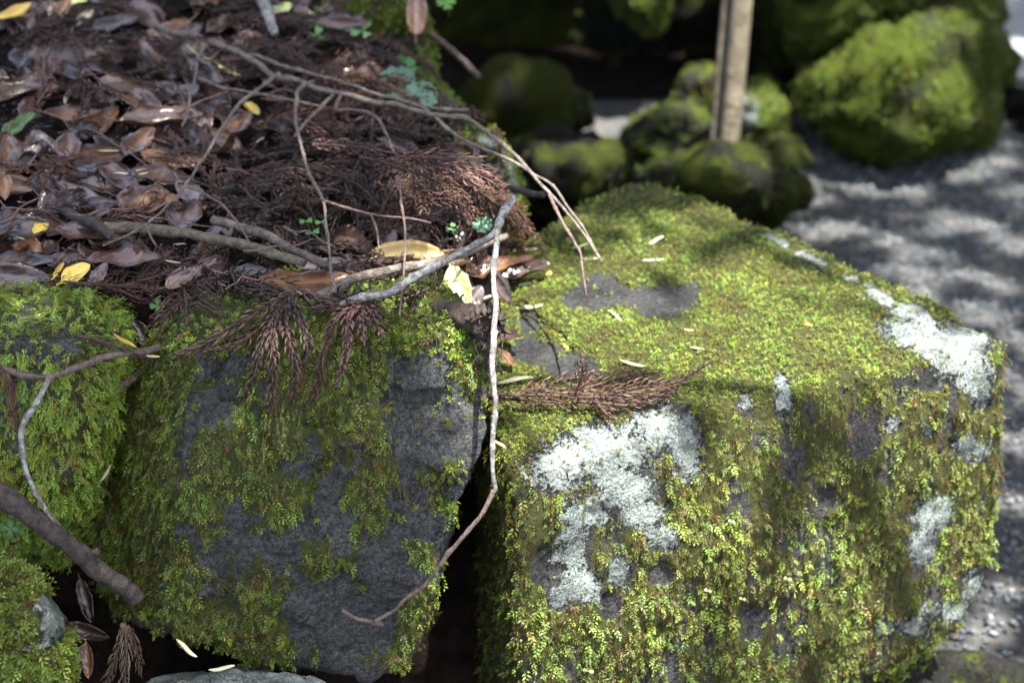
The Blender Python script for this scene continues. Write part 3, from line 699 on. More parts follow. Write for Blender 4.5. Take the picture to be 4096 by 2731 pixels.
# ------------------------------------------------------------------ fallen leaves
def leaf_mesh(L, Wd, fold, bend, cup, wav, seed, nu=13, nv=7, tip=1.0, twist=0.0):
    r = np.random.default_rng(seed)
    u = np.linspace(0, 1, nu); v = np.linspace(-1, 1, nv)
    w = Wd * np.sin(pi * np.clip(u, 0, 1) ** .92) ** .58 * (1 - .12 * u) * .5
    w[0] = w[-1] = Wd * .015
    U, Vv = np.meshgrid(u, v, indexing='ij'); rag = r.uniform(.0, .22); w2 = w[:, None] * np.where(Vv > 0, (1 - rag * r.random(nu))[:, None], (1 - rag * r.random(nu))[:, None])
    ang = bend * (u - .5)                                # arc along the length
    R = L / bend if abs(bend) > 1e-3 else 1e6
    X = (R * np.sin(bend * (U - .5))); Z = R * (np.cos(bend * (U - .5)) - 1) if abs(bend) > 1e-3 else U * 0
    c = cup * Vv; lat = np.where(abs(cup) > 1e-3, np.sin(c) / (cup + 1e-9), Vv) * w2
    up = (1 - np.cos(c)) / (cup + 1e-9) * w2 + fold * np.abs(Vv) * w2
    up = up + wav * w2 * np.sin(U * (7 + seed % 5) + Vv * 1.7 + seed) * np.abs(Vv)
    tw = twist * (U - .5); Y = lat * np.cos(tw) - up * np.sin(tw); up2 = lat * np.sin(tw) + up * np.cos(tw)
    nz = np.cos(bend * (U - .5)); nxx = np.sin(bend * (U - .5))
    Pp = np.stack([X + up2 * nxx, Y, Z + up2 * nz], -1).reshape(-1, 3)
    n = nu * nv; idx = np.arange(n).reshape(nu, nv)
    F = np.stack([idx[:-1, :-1], idx[1:, :-1], idx[1:, 1:], idx[:-1, 1:]], -1).reshape(-1, 4)
    low = Pp - np.stack([nxx, nxx * 0, nz], -1).reshape(-1, 3) * .0005
    allv = np.concatenate([Pp, low]); Fl = F[:, ::-1] + n
    b = np.r_[idx[:, 0], idx[-1, 1:], idx[-2::-1, -1], idx[0, -2:0:-1]]; b2 = np.roll(b, -1)
    rim = np.stack([b2, b, b + n, b2 + n], -1)
    vein = np.tile(np.where(np.abs(Vv) < .05, 1.0, 0.0).ravel(), 2)
    rib = np.tile((.5 + .5 * np.sin(U * 46 + np.abs(Vv) * 9)).ravel(), 2)
    mid = Pp.reshape(nu, nv, 3)[:, nv // 2]
    return allv, np.concatenate([F, Fl, rim]), vein, rib, mid
LEAFN = [0]
def leaf(px, py, len_px, ang, mat, label, group, tilt=(0, 0), bend=.5, fold=.25, cup=.3, wav=.15, wid=.52, lift=.006, name='dead_leaf', flip=False,
         pos=None, nrm=None, stalk=.18, cat='leaf', up=.35, twist=0.0):
    """ang: direction of the leaf tip seen in plan from the camera side, 0 = right, 90 = away"""
    if pos is None:
        p, n, d = hit(px, py, lift)
        if p is None or d > 6: return None
    else: p, n, d = pos, nrm, 2.3
    LEAFN[0] += 1; sd = LEAFN[0]
    dep = (p - CAM) @ FWD; L = len_px * dep * 2 * TANH / 4096
    n = unit(n * (1 - up) + np.array([0, -.45, .9]) * up + RT * tilt[0] + np.array([0, 1.0, 0]) * tilt[1])
    a = radians(ang); dr = RT * cos(a) + (np.array([0, .80, .60])) * sin(a)
    X = unit(dr - n * (dr @ n)); Y = np.cross(n, X)
    v, F, vein, rib, mid = leaf_mesh(L, L * wid, fold, -bend if not flip else bend, cup, wav, sd, twist=twist)
    T = np.stack([X, Y, n]); w = v @ T
    t = thing(name, p, label, cat, group)
    me = np_mesh('blade', w + p, F); attr(me, 'vein', vein); attr(me, 'rib', rib)
    obj('blade', me, M[mat], t)
    if stalk:
        m = mid @ T + p; e = m[0] - (m[1] - m[0]) / np.linalg.norm(m[1] - m[0]) * L * stalk + n * L * .02
        r0 = max(.0007, L * .010)
        V, Fq, _ = tube(np.concatenate([[e], m[[0, 4, 8]]]) - n * .0004, [r0, r0, r0 * .7, r0 * .3], 5, res=9)
        ms = py_mesh('stalk', V, Fq); attr(ms, 'vein', np.ones(len(V))); attr(ms, 'rib', np.zeros(len(V)))
        obj('stalk', ms, M[mat], t)
    return t

GL = 'fallen leaves of the litter heap'
LB = {'leaf_brown': 'brown leathery', 'leaf_dark': 'blackish brown', 'leaf_rust': 'rusty brown', 'leaf_grey': 'silvery grey'}
# named leaves: px, py, length, angle, material, label
HERO = [
 (60,60,150,40,'leaf_yellow','orange yellow leaf at the top of the litter, beside a thick cedar shoot',dict(lift=.03,bend=1.0)),
 (345,75,110,75,'leaf_cream','small cream leaf curled upright in the litter',dict(lift=.03,cup=.8)),
 (300,12,90,10,'leaf_olive','pale olive leaf at the upper rim of the litter',dict(lift=.02)),
 (465,100,190,35,'leaf_grey','grey leaf under the upper end of the long forked twig',dict(lift=.03)),
 (250,45,150,80,'leaf_rust','tan brown leaf standing on edge above the thick cedar shoot',dict(lift=.02)),
 (520,400,280,-28,'leaf_brown','broad brown leaf tented over the litter, near edge in shadow',dict(lift=.035,fold=.5,bend=.7,tilt=(.1,-.3))),
 (735,385,170,60,'leaf_grey','grey lilac leaf lying just behind the tented brown leaf',dict(lift=.02)),
 (290,470,210,5,'leaf_brown','light brown blunt leaf with rolled rim',dict(lift=.03,bend=.9)),
 (640,500,300,15,'leaf_brown','long brown leaf rolled lengthwise into a trough',dict(lift=.04,cup=1.2,bend=.8)),
 (555,575,220,70,'leaf_brown','brown leaf standing up with a notched far edge',dict(lift=.04)),
 (690,635,235,4,'leaf_rust','orange brown leaf arched like a tunnel',dict(lift=.04,cup=-.9,bend=.5)),
 (480,720,230,-50,'leaf_brown','smooth brown leaf with faint purple sheen, under a pale husk',dict(lift=.03)),
 (650,715,250,-8,'leaf_brown','wide flat brown leaf below the arched orange leaf',dict(lift=.035,bend=.2)),
 (600,825,230,28,'leaf_rust','brown leaf with rusty flecks lying across its neighbours',dict(lift=.035,bend=.2)),
 (765,790,200,-60,'leaf_grey','dull purple brown leaf with a drip tip beside dry cedar',dict(lift=.03)),
 (90,650,210,65,'leaf_grey','purple leaf with a bluish shine and a cedar tip across it',dict(lift=.03,bend=.3)),
 (80,510,170,58,'leaf_green','dark green leaf tip poking out of the brown litter',dict(lift=.03,fold=.4)),
 (275,600,210,100,'leaf_brown','brown leaf leaning up against dark cedar bits',dict(lift=.04)),
 (330,785,240,-30,'leaf_grey','long narrow grey brown leaf sliding downhill',dict(lift=.03,wid=.3)),
 (95,930,200,20,'leaf_grey','lilac grey leaf with a yellow tip patch and a husk on it',dict(lift=.03,bend=.2,wid=.6)),
 (165,915,75,60,'leaf_yellow','bright yellow patch of leaf tip on the lilac grey leaf',dict(lift=.040,stalk=0,bend=.2,wid=.8)),
 (325,950,210,-12,'leaf_brown','chestnut leaf hollow side up above the yellow scrap',dict(lift=.03,cup=.8,bend=.7)),
 (497,850,90,-75,'leaf_rust','small curled tan leaf standing on its stalk',dict(lift=.05,cup=1.0)),
 (395,745,190,-20,'leaf_dark','black brown leaf in the shade of the smooth brown leaf',dict(lift=.02)),
 (180,760,190,-70,'leaf_dark','black curled leaf below the purple shiny leaf',dict(lift=.03)),
 (20,760,150,-80,'leaf_rust','rolled red brown leaf cut by the picture side',dict(lift=.04,cup=1.0)),
 (950,505,180,65,'leaf_brown','brown leaf with a green scrap next to the side twig',dict(lift=.03)),
 (800,535,170,80,'leaf_grey','grey brown leaf standing between two side twigs',dict(lift=.03)),
 (1085,520,170,-10,'leaf_dark','dark leaf wedged below the forked twig',dict(lift=.02)),
 (1190,440,140,30,'leaf_brown','small brown leaf behind the hanging side twigs',dict(lift=.02)),
 (1010,440,100,-60,'leaf_yellow','small lime yellow leaf scrap by the forked twig',dict(lift=.03)),
 (1360,330,150,-4,'leaf_yellow','yellow oval leaf lying beyond the forked twig',dict(lift=.03,wid=.55,bend=.3)),
 (1490,305,200,3,'leaf_rust','lobed light brown leaf next to the yellow oval leaf',dict(lift=.03,wav=.4)),
 (870,270,220,-38,'leaf_olive','long yellow green leaf blade beside the forked twig',dict(lift=.03,wid=.14)),
 (85,1065,260,8,'leaf_brown','long glossy brown leaf on the bank rim, above the fern moss stone',dict(lift=.03,bend=.3)),
 (306,1098,120,35,'leaf_yellow','yellow triangular leaf scrap speckled black',dict(lift=.035,wid=.7,up=.1,tilt=(0,-.6))),
 (236,1085,100,80,'leaf_yellow','yellow stalk end flaring into a leaf base',dict(lift=.035,wid=.3,cup=.8)),
 (497,1047,280,-4,'leaf_brown','wide dull brown leaf lying under a cedar shoot at the rim',dict(lift=.03,bend=.35)),
 (395,1100,110,60,'leaf_dark','small purple brown leaf beside the yellow triangle',dict(lift=.03)),
 (240,1050,180,15,'leaf_brown','brown leaf partly covered by the yellow triangle',dict(lift=.015)),
 (1020,1110,230,-6,'leaf_grey','silvery wet leaf next to the big rusty leaf',dict(lift=.06,bend=.4)),
 (1215,1130,340,14,'leaf_rust','big glossy rusty leaf arched over behind the drooping cedar spray',dict(lift=.065,bend=.6,cup=-.5,wid=.45)),
 (1310,1080,270,5,'leaf_grey','broad grey brown leaf behind the big rusty leaf',dict(lift=.035,wid=.5)),
 (575,1345,140,-60,'leaf_dark','dark leaf set upright in the cleft between two wall stones',dict(lift=.03,cup=.7)),
 (1620,1020,280,4,'leaf_tan','large yellow tan leaf with raised edges at the front of the bank',dict(lift=.045,cup=.6,bend=-.4,wid=.42)),
 (1838,1150,170,-68,'leaf_olive','pale olive green leaf hanging below the grey stick',dict(lift=.03,bend=.3,wid=.6)),
 (2005,1075,250,12,'leaf_rust','wet red brown leaf resting on the boulder rim behind the upright twig',dict(lift=.04,cup=.5,wid=.5)),
 (2105,1098,200,18,'leaf_dark','glossy dark red leaf folded over the boulder rim',dict(lift=.02,fold=.5)),
 (2030,1345,130,-40,'leaf_dark','dark purple leaf tucked beside the rotten stub',dict(lift=.02)),
 (2030,1440,110,-70,'leaf_rust','crumpled dark red leaf in the cleft beside the rotten stub',dict(lift=.02,wav=.5)),
 (1110,400,90,10,'leaf_rust','reddish leaf under the forked twig',dict(lift=.02)),
 (1380,95,230,-12,'leaf_brown','long flat brown leaf on the mossy rim at the top',dict(lift=.02,wid=.25)),
 (1130,40,120,70,'leaf_olive','greyish green leaf at the top beside the lichen twig',dict(lift=.02)),
 (720,1400-280,120,30,'leaf_brown','brown leaf scrap in the cedar mat behind the fern moss stone',dict(lift=.015)),
 (1750,850,110,10,'leaf_grey','silvery leaf shining through the reddish cedar spray',dict(lift=-.02)),
 (1390,730,130,60,'leaf_rust','light brown leaf leaning in the dark cedar heap',dict(lift=.03)),
 (1600,590,160,-20,'leaf_grey','wet lilac leaf behind the reddish cedar spray',dict(lift=.01)),
 (1830,860,130,10,'leaf_brown','red brown leaf scrap under the reddish cedar spray',dict(lift=-.02)),
 (430,205,160,-45,'leaf_rust','slim tan leaf above the small grey cone tip',dict(lift=.04,wid=.16)),
 (70,1115,250,-4,'leaf_dark','dark leaf under the long glossy leaf at the rim',dict(lift=.01)),
]
for a in HERO:
    a[6]['lift'] = a[6].get('lift', .03) + .022
    leaf(a[0], a[1], a[2] * 1.12, a[3], a[4], a[5], None, **a[6])
# leaf hanging over the edge stone and leaves fallen to the foot of the wall
leaf(0, 0, 200, 95, 'leaf_rust', 'smooth pinkish brown leaf standing on the upright edge stone', None, pos=P_y(1665, 45, 2.95), nrm=np.array([.2, -.9, .3]), up=0, bend=.3, wid=.5)
for (px, py, L, a, m, y, lab) in ((250,2490,170,-60,'leaf_dark',1.99,'dark rolled leaf beside the bright low cushion stone'), (345,2525,200,-15,'leaf_dark',2.02,'dark arched leaf at the foot of the wall below the broken branch'),
                             (305,2650,190,75,'leaf_grey',1.93,'dark leaf with bluish gloss at the foot of the wall'), (352,2640,150,-85,'leaf_rust',1.92,'narrow brown leaf standing at the foot of the wall'),
                             (345,2400,190,-75,'leaf_dark',2.04,'long dark leaf curled behind the broken branch'), (470,1590,130,-70,'leaf_brown',2.08,'brown leaf jammed in the cleft between fern moss stone and grey stone')):
    leaf(0, 0, L, a, m, lab, None, pos=P_y(px, py, y), nrm=np.array([random.uniform(-.5, .5), -.8, .5]), up=0, bend=.8, cup=.7, wid=.4, stalk=0.1)
# the rest of the heap
def in_bank(px, py): 
    ex = np.interp(py, [0, 130, 300, 420, 560, 700, 830, 1000], [1370, 1440, 1600, 1700, 1830, 1930, 2010, 2030])
    return px < ex
def scatter_leaves(n, xr, yr, mats, szr, lift, zone):
    k = 0
    while k < n:
        px, py = random.uniform(*xr), random.uniform(*yr)
        if not in_bank(px, py): continue
        m = random.choice(mats); k += 1; sz = random.uniform(*szr); big = sz > .5 * (szr[0] + szr[1]); lab = ('large ' if big else 'small ') + LB[m] + ' dead leaf ' + zone
        leaf(px, py, sz * (.72 + .28 * py / 1100), random.uniform(0, 360), m, lab, GL + ': ' + lab, tilt=(random.gauss(0, .28), random.gauss(0, .28)),
             bend=random.choice([.15, .3, .5, .9, 1.4]), fold=random.uniform(0, .4), cup=random.choice([-.5, 0, .1, .3, .6, 1.0]), wav=random.uniform(.05, .5), wid=random.uniform(.48, .75),
             lift=random.uniform(*lift), flip=random.random() < .35, twist=random.gauss(0, .5))
BR = ['leaf_brown'] * 10 + ['leaf_dark'] * 6 + ['leaf_rust'] * 3 + ['leaf_grey'] * 1
scatter_leaves(80, (-60, 900), (230, 1010), BR, (240, 380), (.0, .05), 'in the leafy part of the bank')
scatter_leaves(30, (-60, 900), (0, 260), BR, (190, 300), (.0, .035), 'at the upper end of the forked twig')
scatter_leaves(40, (850, 1650), (-40, 520), BR, (120, 210), (.0, .02), 'beyond the forked twig by the edge stones')
scatter_leaves(28, (850, 1900), (500, 1050), BR, (120, 220), (-.005, .015), 'in the dark cedar heap')
scatter_leaves(16, (-50, 900), (1010, 1150), BR, (160, 270), (-.005, .02), 'along the rim above the wall stones')

scatter_leaves(9, (1780, 2000), (960, 1250), BR, (120, 200), (.0, .02), 'on the slope behind the pale twig')
# ------------------------------------------------------------------ cedar sprays
NEEDLE_CROSS = np.array([(0, 1), (-.8, -.6), (.8, -.6)])
def needle_block(q, radius_n, step, width, col, seed, lean=.62, taper=True):
    """curved awl-shaped needles spiralling round a stem polyline"""
    r = np.random.default_rng(seed)
    d = np.r_[0, np.cumsum(np.linalg.norm(np.diff(q, axis=0), axis=1))]; n = max(6, int(d[-1] / step)); t = np.linspace(0, d[-1] * .995, n)
    p = np.stack([np.interp(t, d, q[:, k]) for k in range(3)], 1); tg = unit(np.gradient(p, axis=0))
    a = unit(np.cross(tg, np.array([.31, .22, .92]))); b = np.cross(tg, a); az = np.arange(n) * 2.399 + r.uniform(-.5, .5, n)
    rad = a * np.cos(az)[:, None] + b * np.sin(az)[:, None]; sd = np.cross(tg, rad)
    u = t / d[-1]; L = radius_n * (np.clip(1.25 - .75 * u**3, .5, 1.2) if taper else 1) * r.uniform(.75, 1.2, n) * np.clip(.5 + u * 4, 0, 1)
    le = lean * r.uniform(.8, 1.25, n)
    L = L[:, None]; le = le[:, None]
    p1 = p + (tg * .38 + rad * .40 * (le / .62)) * L; p2 = p + (tg * 1.0 + rad * .50 * (le / .62)) * L
    V = []
    for pc, w in ((p, .8), (p1, 1.0), (p2, .05)):
        for cx, cyy in NEEDLE_CROSS: V.append(pc + sd * (cx * width * w * .5) + rad * (cyy * width * w * .5))
    V = np.stack(V, 1).reshape(-1, 3); o = (np.arange(n) * 9)[:, None, None]
    f = []
    for ring in (0, 3):
        for j in range(3): f.append((ring + j, ring + (j + 1) % 3, ring + 3 + (j + 1) % 3, ring + 3 + j))
    F = (np.array(f)[None] + o).reshape(-1, 4)
    cc = np.array(col)[None] * r.uniform(.6, 1.4, (n, 1)) + r.uniform(-.004, .004, (n, 1))
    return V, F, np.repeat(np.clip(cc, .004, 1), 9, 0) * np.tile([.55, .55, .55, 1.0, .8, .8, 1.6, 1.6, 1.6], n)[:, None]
RUST, DARK, MID, PURP = (.105,.050,.030), (.019,.0115,.0085), (.048,.026,.0175), (.040,.022,.019)
SPR = [0]
def spray(name_label, branches, col, group=None, needle=.0095, step=.0011, width=.0014, lean=.62, at=None):
    base = branches[0][0] if at is None else at
    t = thing('cedar_spray', base, name_label, 'cedar spray', group)
    for br in branches:
        SPR[0] += 1; br = np.asarray(br, float)
        ln = np.linalg.norm(np.diff(br, axis=0), axis=1).sum()
        V, F, q = tube(br, np.linspace(.0019, .0011, len(br)), 5, .1, SPR[0], res=max(8, int(ln / .008)))
        st = obj('branchlet', py_mesh('branchlet', V, F), M['stem'], t)
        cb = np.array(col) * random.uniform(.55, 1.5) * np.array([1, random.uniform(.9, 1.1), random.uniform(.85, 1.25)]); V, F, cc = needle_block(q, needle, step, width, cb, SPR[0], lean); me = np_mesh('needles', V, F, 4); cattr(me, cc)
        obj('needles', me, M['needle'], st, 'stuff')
    return t
def surf_line(pts, lift):
    out = []
    for i, (a, b) in enumerate(pts):
        l = lift[i] if isinstance(lift, (list, tuple)) else lift
        p, n, d = hit(a, b, l)
        if p is None: p = out[-1]
        out.append(p)
    # keep depth steps gentle so a shoot does not jump over an edge
    return np.array(out)
def ylines(pts): return np.array([P_y(a, b, y) for a, b, y in pts])
# spray drooping over the grey stone
HB = [[(1180,1165,2.00),(1080,1225,1.97),(960,1295,1.945),(850,1360,1.93),(700,1425,1.92)], [(1160,1205,2.0),(1010,1330,1.94),(920,1385,1.92),(830,1400,1.915)],
      [(1200,1180,2.01),(1080,1165,2.0),(955,1160,2.0)], [(1120,1215,1.97),(1060,1330,1.92),(1020,1470,1.895),(975,1600,1.895)], [(1110,1240,1.96),(1090,1400,1.90),(1092,1520,1.89),(1075,1655,1.89)],
      [(1140,1220,1.97),(1160,1380,1.90),(1180,1500,1.89),(1168,1605,1.895)], [(1160,1175,1.99),(1205,1290,1.925),(1225,1380,1.905),(1205,1460,1.90)], [(1190,1160,2.01),(1290,1205,2.0),(1400,1235,1.99)]]
spray('dark brown cedar spray drooping in long tails over the mossy top of the grey stone', [ylines(b) for b in HB], (.062,.037,.026), needle=.0125, step=.0024, width=.0040, lean=.55)
HB2 = [[(1480,1215,1.99),(1360,1255,1.96),(1300,1390,1.915),(1272,1500,1.905),(1251,1600,1.905)], [(1470,1210,1.99),(1400,1250,1.96),(1392,1390,1.915),(1347,1538,1.91)],
       [(1450,1215,1.99),(1450,1290,1.95),(1455,1362,1.925)], [(1450,1205,2.0),(1495,1270,1.95),(1528,1348,1.925)], [(1500,1215,2.0),(1380,1210,2.0),(1260,1240,1.98)]]
spray('smaller cedar spray with four brown tails hanging beside the long drooping one', [ylines(b) for b in HB2], (.066,.037,.027), needle=.0120, step=.0024, width=.0040, lean=.55)
# spray on the boulder
def bline(pts, z): return np.array([P_z(a, b, zz) for (a, b), zz in zip(pts, z)])
SB = [([(1940,1580),(2150,1575),(2400,1590),(2600,1580),(2740,1510),(2845,1445)], [.02,.022,.022,.02,.022,.03]), ([(2060,1590),(2200,1545),(2310,1510),(2400,1490)], [.02,.022,.025,.025]),
      ([(2310,1590),(2322,1510),(2332,1435)], [.02,.045,.07]), ([(2250,1575),(2450,1515),(2640,1490)], [.02,.024,.022]), ([(2300,1600),(2500,1625),(2640,1590),(2700,1570)], [.02,.015,.015,.018]),
      ([(2380,1600),(2430,1655),(2450,1670)], [.02,.012,.010]), ([(2350,1590),(2480,1560),(2600,1540),(2700,1530)], [.02,.03,.028,.02]), ([(1950,1600),(2100,1600),(2300,1620)], [.01,.012,.014])]
spray('reddish brown cedar spray lying on the mossy top of the boulder', [bline(p, z) for p, z in SB], (.050,.024,.018), needle=.0130, step=.0022, width=.0024, lean=.80)
spray('small dark cedar shoot lying across the fern moss stone', [ylines([(300,1335,1.945),(440,1375,1.93),(560,1420,1.935),(610,1450,1.96)])], PURP, step=.0013)
spray('short red brown cedar shoot caught on the thin twig at the fern moss stone', [ylines([(75,1760,1.91),(62,1640,1.905),(40,1540,1.91),(0,1470,1.92)])], (.085,.036,.030), step=.0013, width=.0017)
spray('grey brown cedar spray hanging head down at the foot of the wall', [ylines([(490,2490,1.90),(480,2590,1.885),(430,2720,1.88),(400,2800,1.88)]), ylines([(500,2495,1.90),(510,2620,1.88),(490,2780,1.875)]), ylines([(515,2500,1.90),(545,2590,1.90),(560,2690,1.90)])],
      (.075,.050,.037), needle=.0115, step=.0013, width=.0018)
# thick shoots and arching sprays of the heap
spray('thick old cedar shoot along the top of the litter', [surf_line([(90,45),(240,80),(340,170),(440,265),(545,335)], .045), surf_line([(230,85),(330,100),(430,150)], .04)], MID, needle=.014, step=.0008, width=.0015, lean=.8)
spray('light brown cedar tip bending up over brown leaves', [surf_line([(150,420),(175,330),(195,220),(215,120)], [.05,.06,.06,.05])], (.130,.075,.052), needle=.016, step=.0021, width=.0018, lean=1.0)
spray('cedar tip crossing the purple shiny leaf', [surf_line([(60,700),(90,640),(130,560),(150,520)], .05)], MID, needle=.014, step=.0016, lean=1.0)
ARC = [[(1250,575),(1500,600),(1700,650),(1850,710),(1990,800),(2110,930)], [(1500,640),(1700,700),(1840,790),(1900,880)], [(1560,640),(1780,640),(1950,720),(2060,820)], [(1640,720),(1700,780),(1690,840)],
       [(1700,790),(1800,800),(1880,830)], [(1900,760),(2000,830),(2050,900),(2090,990)], [(1980,790),(2080,850),(2150,960)], [(1750,650),(1900,660),(2010,740)]]
_yz = lambda py: (CAMZ - .205) / math.tan(PITCH + math.atan(TANH * (py - 1365.5) / 2048)) - .02
_ya = lambda a, b: (1 - sstep(1880, 2110, a)) * _yz(b) + sstep(1880, 2110, a) * 2.47
spray('long reddish cedar spray arching to the rim of the bank above the boulder', [ylines([(a, b, float(_ya(a, b))) for a, b in br]) for br in ARC], (.072,.037,.026), needle=.014, step=.0019, width=.0026, lean=.85)
def rand_spray(px, py, a0, nb, length, col, label, group, lift, needle=.0115, step=.0026, width=.0027, lean=.68):
    brs = []
    p0, n0, d = hit(px, py, lift)
    if p0 is None or d > 5: return
    def walk(x, y, a, L, n):
        pts = []
        for s_ in range(n):
            q, nq = drop(x, y)
            if q is None or q[2] < -.05 or q[2] < p0[2] - lift - .05: break
            pts.append(q + np.array([0, 0, lift + .010 * sin(s_ / (n - 1) * pi) + random.uniform(0, .004)]))
            a += random.gauss(0, .10); x += cos(a) * L / (n - 1); y += sin(a) * L / (n - 1)
        return pts
    a = radians(a0 + random.gauss(0, 25)); main = walk(p0[0], p0[1], a, length * 1.25, 6)
    if len(main) >= 3: brs.append(np.array(main))
    for k in range(nb):                                  # side shoots leave the main shoot alternately, like a frond
        if len(main) < 3: break
        j = min(len(main) - 2, 1 + k * (len(main) - 2) // max(1, nb)); side = (1 if k % 2 else -1) * radians(random.uniform(28, 48))
        w = walk(main[j][0], main[j][1], a + side, length * random.uniform(.45, .7), 4)
        if len(w) >= 3: brs.append(np.array(w))
    if brs: spray(label, brs, col, group, needle=needle, step=step, width=width, lean=lean)
CED = {'d': ('blackish cedar spray', DARK), 'm': ('dull brown cedar spray', MID), 'r': ('reddish brown dry cedar spray', RUST)}
def heap(n, xr, yr, kinds, nb, ln, zone, lift=(.006, .03)):
    k = 0
    while k < n:
        px, py = random.uniform(*xr), random.uniform(*yr)
        if not in_bank(px + 60, py): continue
        k += 1; c = random.choice(kinds)
        rand_spray(px, py, random.choice([200, 250, 310, 340, 160, 20]), random.randint(*nb), random.uniform(*ln), CED[c][1], CED[c][0] + ' ' + zone, CED[c][0] + 's ' + zone, random.uniform(*lift))
heap(40, (900, 1950), (520, 1000), 'dddmmr', (3, 5), (.08, .16), 'in the heap between forked twig and sticks')
heap(26, (800, 1550), (20, 480), 'mmmdr', (3, 4), (.10, .18), 'beyond the forked twig')
heap(7, (0, 900), (20, 400), 'mmdr', (2, 3), (.08, .14), 'at the upper end of the forked twig', (.015, .04))
heap(7, (0, 900), (500, 1000), 'mdr', (1, 2), (.05, .09), 'over the leafy part of the bank', (.02, .045))
heap(11, (380, 1000), (1060, 1240), 'ddmm', (3, 4), (.07, .12), 'on the rim behind the wall stones', (.0, .010))
heap(8, (1250, 1850), (1050, 1250), 'ddm', (2, 3), (.05, .09), 'under the pale twig', (.002, .012))
heap(10, (1500, 2000), (350, 800), 'mmdr', (2, 4), (.06, .12), 'along the edge stones of the bank', (.004, .02))
heap(7, (1800, 1985), (930, 1230), 'dmmr', (2, 3), (.05, .09), 'on the slope behind the pale twig', (.002, .012))
rand = [(240,1095),(420,1120),(560,1135),(700,1150)]
spray('brown cedar shoot with bare pale butt along the rim above the fern moss stone', [surf_line([(150,1125),(330,1135),(500,1145),(680,1160)], .035), surf_line([(500,1145),(600,1110),(680,1080)], .035), surf_line([(400,1140),(520,1180),(570,1200)], .03)], (.085,.045,.033), step=.0013, lean=.8)

# loose needles and crumbs on the soil
q, nn = sample(P, bf, 30000, None); px, py, _ = proj(q); k = inview(px, py, 150) & (nn[:, 2] > .4); q = q[k][:8000]; n = len(q)
an = rng.uniform(0, 2 * pi, n); dv = np.c_[np.cos(an), np.sin(an), rng.normal(.1, .25, n)]; sdv = np.c_[-np.sin(an), np.cos(an), rng.normal(0, .3, n)]
L = rng.uniform(.005, .014, n)[:, None]; wv = rng.uniform(.0006, .0014, n)[:, None]; b0 = q + np.c_[np.zeros((n, 2)), rng.uniform(.001, .012, n)]
bend = np.c_[np.zeros((n, 2)), rng.uniform(0, .004, n)]
V = np.stack([b0 - sdv * wv * .4, b0 + sdv * wv * .4, b0 + dv * L * .5 + sdv * wv + bend, b0 + dv * L * .5 - sdv * wv + bend, b0 + dv * L + sdv * wv * .1, b0 + dv * L - sdv * wv * .1], 1).reshape(-1, 3)
F = (np.array([(0, 1, 2, 3), (3, 2, 4, 5)])[None] + (np.arange(n) * 6)[:, None, None]).reshape(-1, 4)
me = np_mesh('loose_needles', V, F); cols = np.array([DARK, MID, RUST, (.02, .014, .011), (.06, .042, .028)])[rng.integers(0, 5, n)] * rng.uniform(.6, 1.3, (n, 1)); cattr(me, np.repeat(cols, 6, 0))
tag(obj('loose_needles', me, M['needle'], kind='stuff'), 'loose dry cedar needles strewn over the soil of the bank', 'needles')

# ------------------------------------------------------------------ twigs
def twig(name, label, mat, stems, group=None, cat='twig'):
    """stems: list of (part name, [(px,py,y)...] or [(px,py)...], r0, r1, mat or None)"""
    built = []
    for i, s in enumerate(stems):
        pts = s[1]
        if len(pts[0]) == 3: w = ylines(pts)
        else: w = surf_line(pts, s[5] if len(s) > 5 else .03)
        built.append(w)
    t = thing(name, built[0][0], label, cat, group)
    for i, (s, w) in enumerate(zip(stems, built)):
        V, F, _ = tube(w, np.linspace(s[2], s[3], len(w)), 14 if s[2] > .006 else 8 if s[2] > .004 else 6, .28, i + len(label), res=max(8, int(np.linalg.norm(np.diff(w, axis=0), axis=1).sum() / (.0025 if s[2] > .006 else .004))))
        if s[2] > .006:
            dv = fbm(V * np.array([1, 1, 1]), 130, 4, 7, .6); V = V + unit(V - np.repeat(_, len(V) // len(_), 0)) * (dv * s[2] * .22)[:, None]
        obj(s[0], py_mesh(s[0], V, F), M[s[4] or mat], t)
    return t
def yb(py, base=3.08, k=.9): return base - k * sstep(-150, 1300, py) * 1.0
def Y(pts, f=lambda py: 3.02 - .00062 * py): return [(a, b, f(b)) for a, b in pts]
yt = lambda py: 1.06 / 1.0 * 0 + max(1.9, (CAMZ - (.215 - .03 * (py / 1000))) / math.tan(PITCH + math.atan(TANH * (py - 1365.5) / 2048)) - .03)
YS = lambda pts: [(a, b, yt(b) + .045) for a, b in pts]
YT = lambda pts: [(a, b, yt(b)) for a, b in pts]
mainT = [(540,75),(700,130),(850,175),(960,215),(1080,290),(1200,330),(1370,380),(1560,420),(1700,455)]
last = yt(455)
tail = lambda pts: [(a, b, last - .33 * (b - 455) / 590) for a, b in pts]
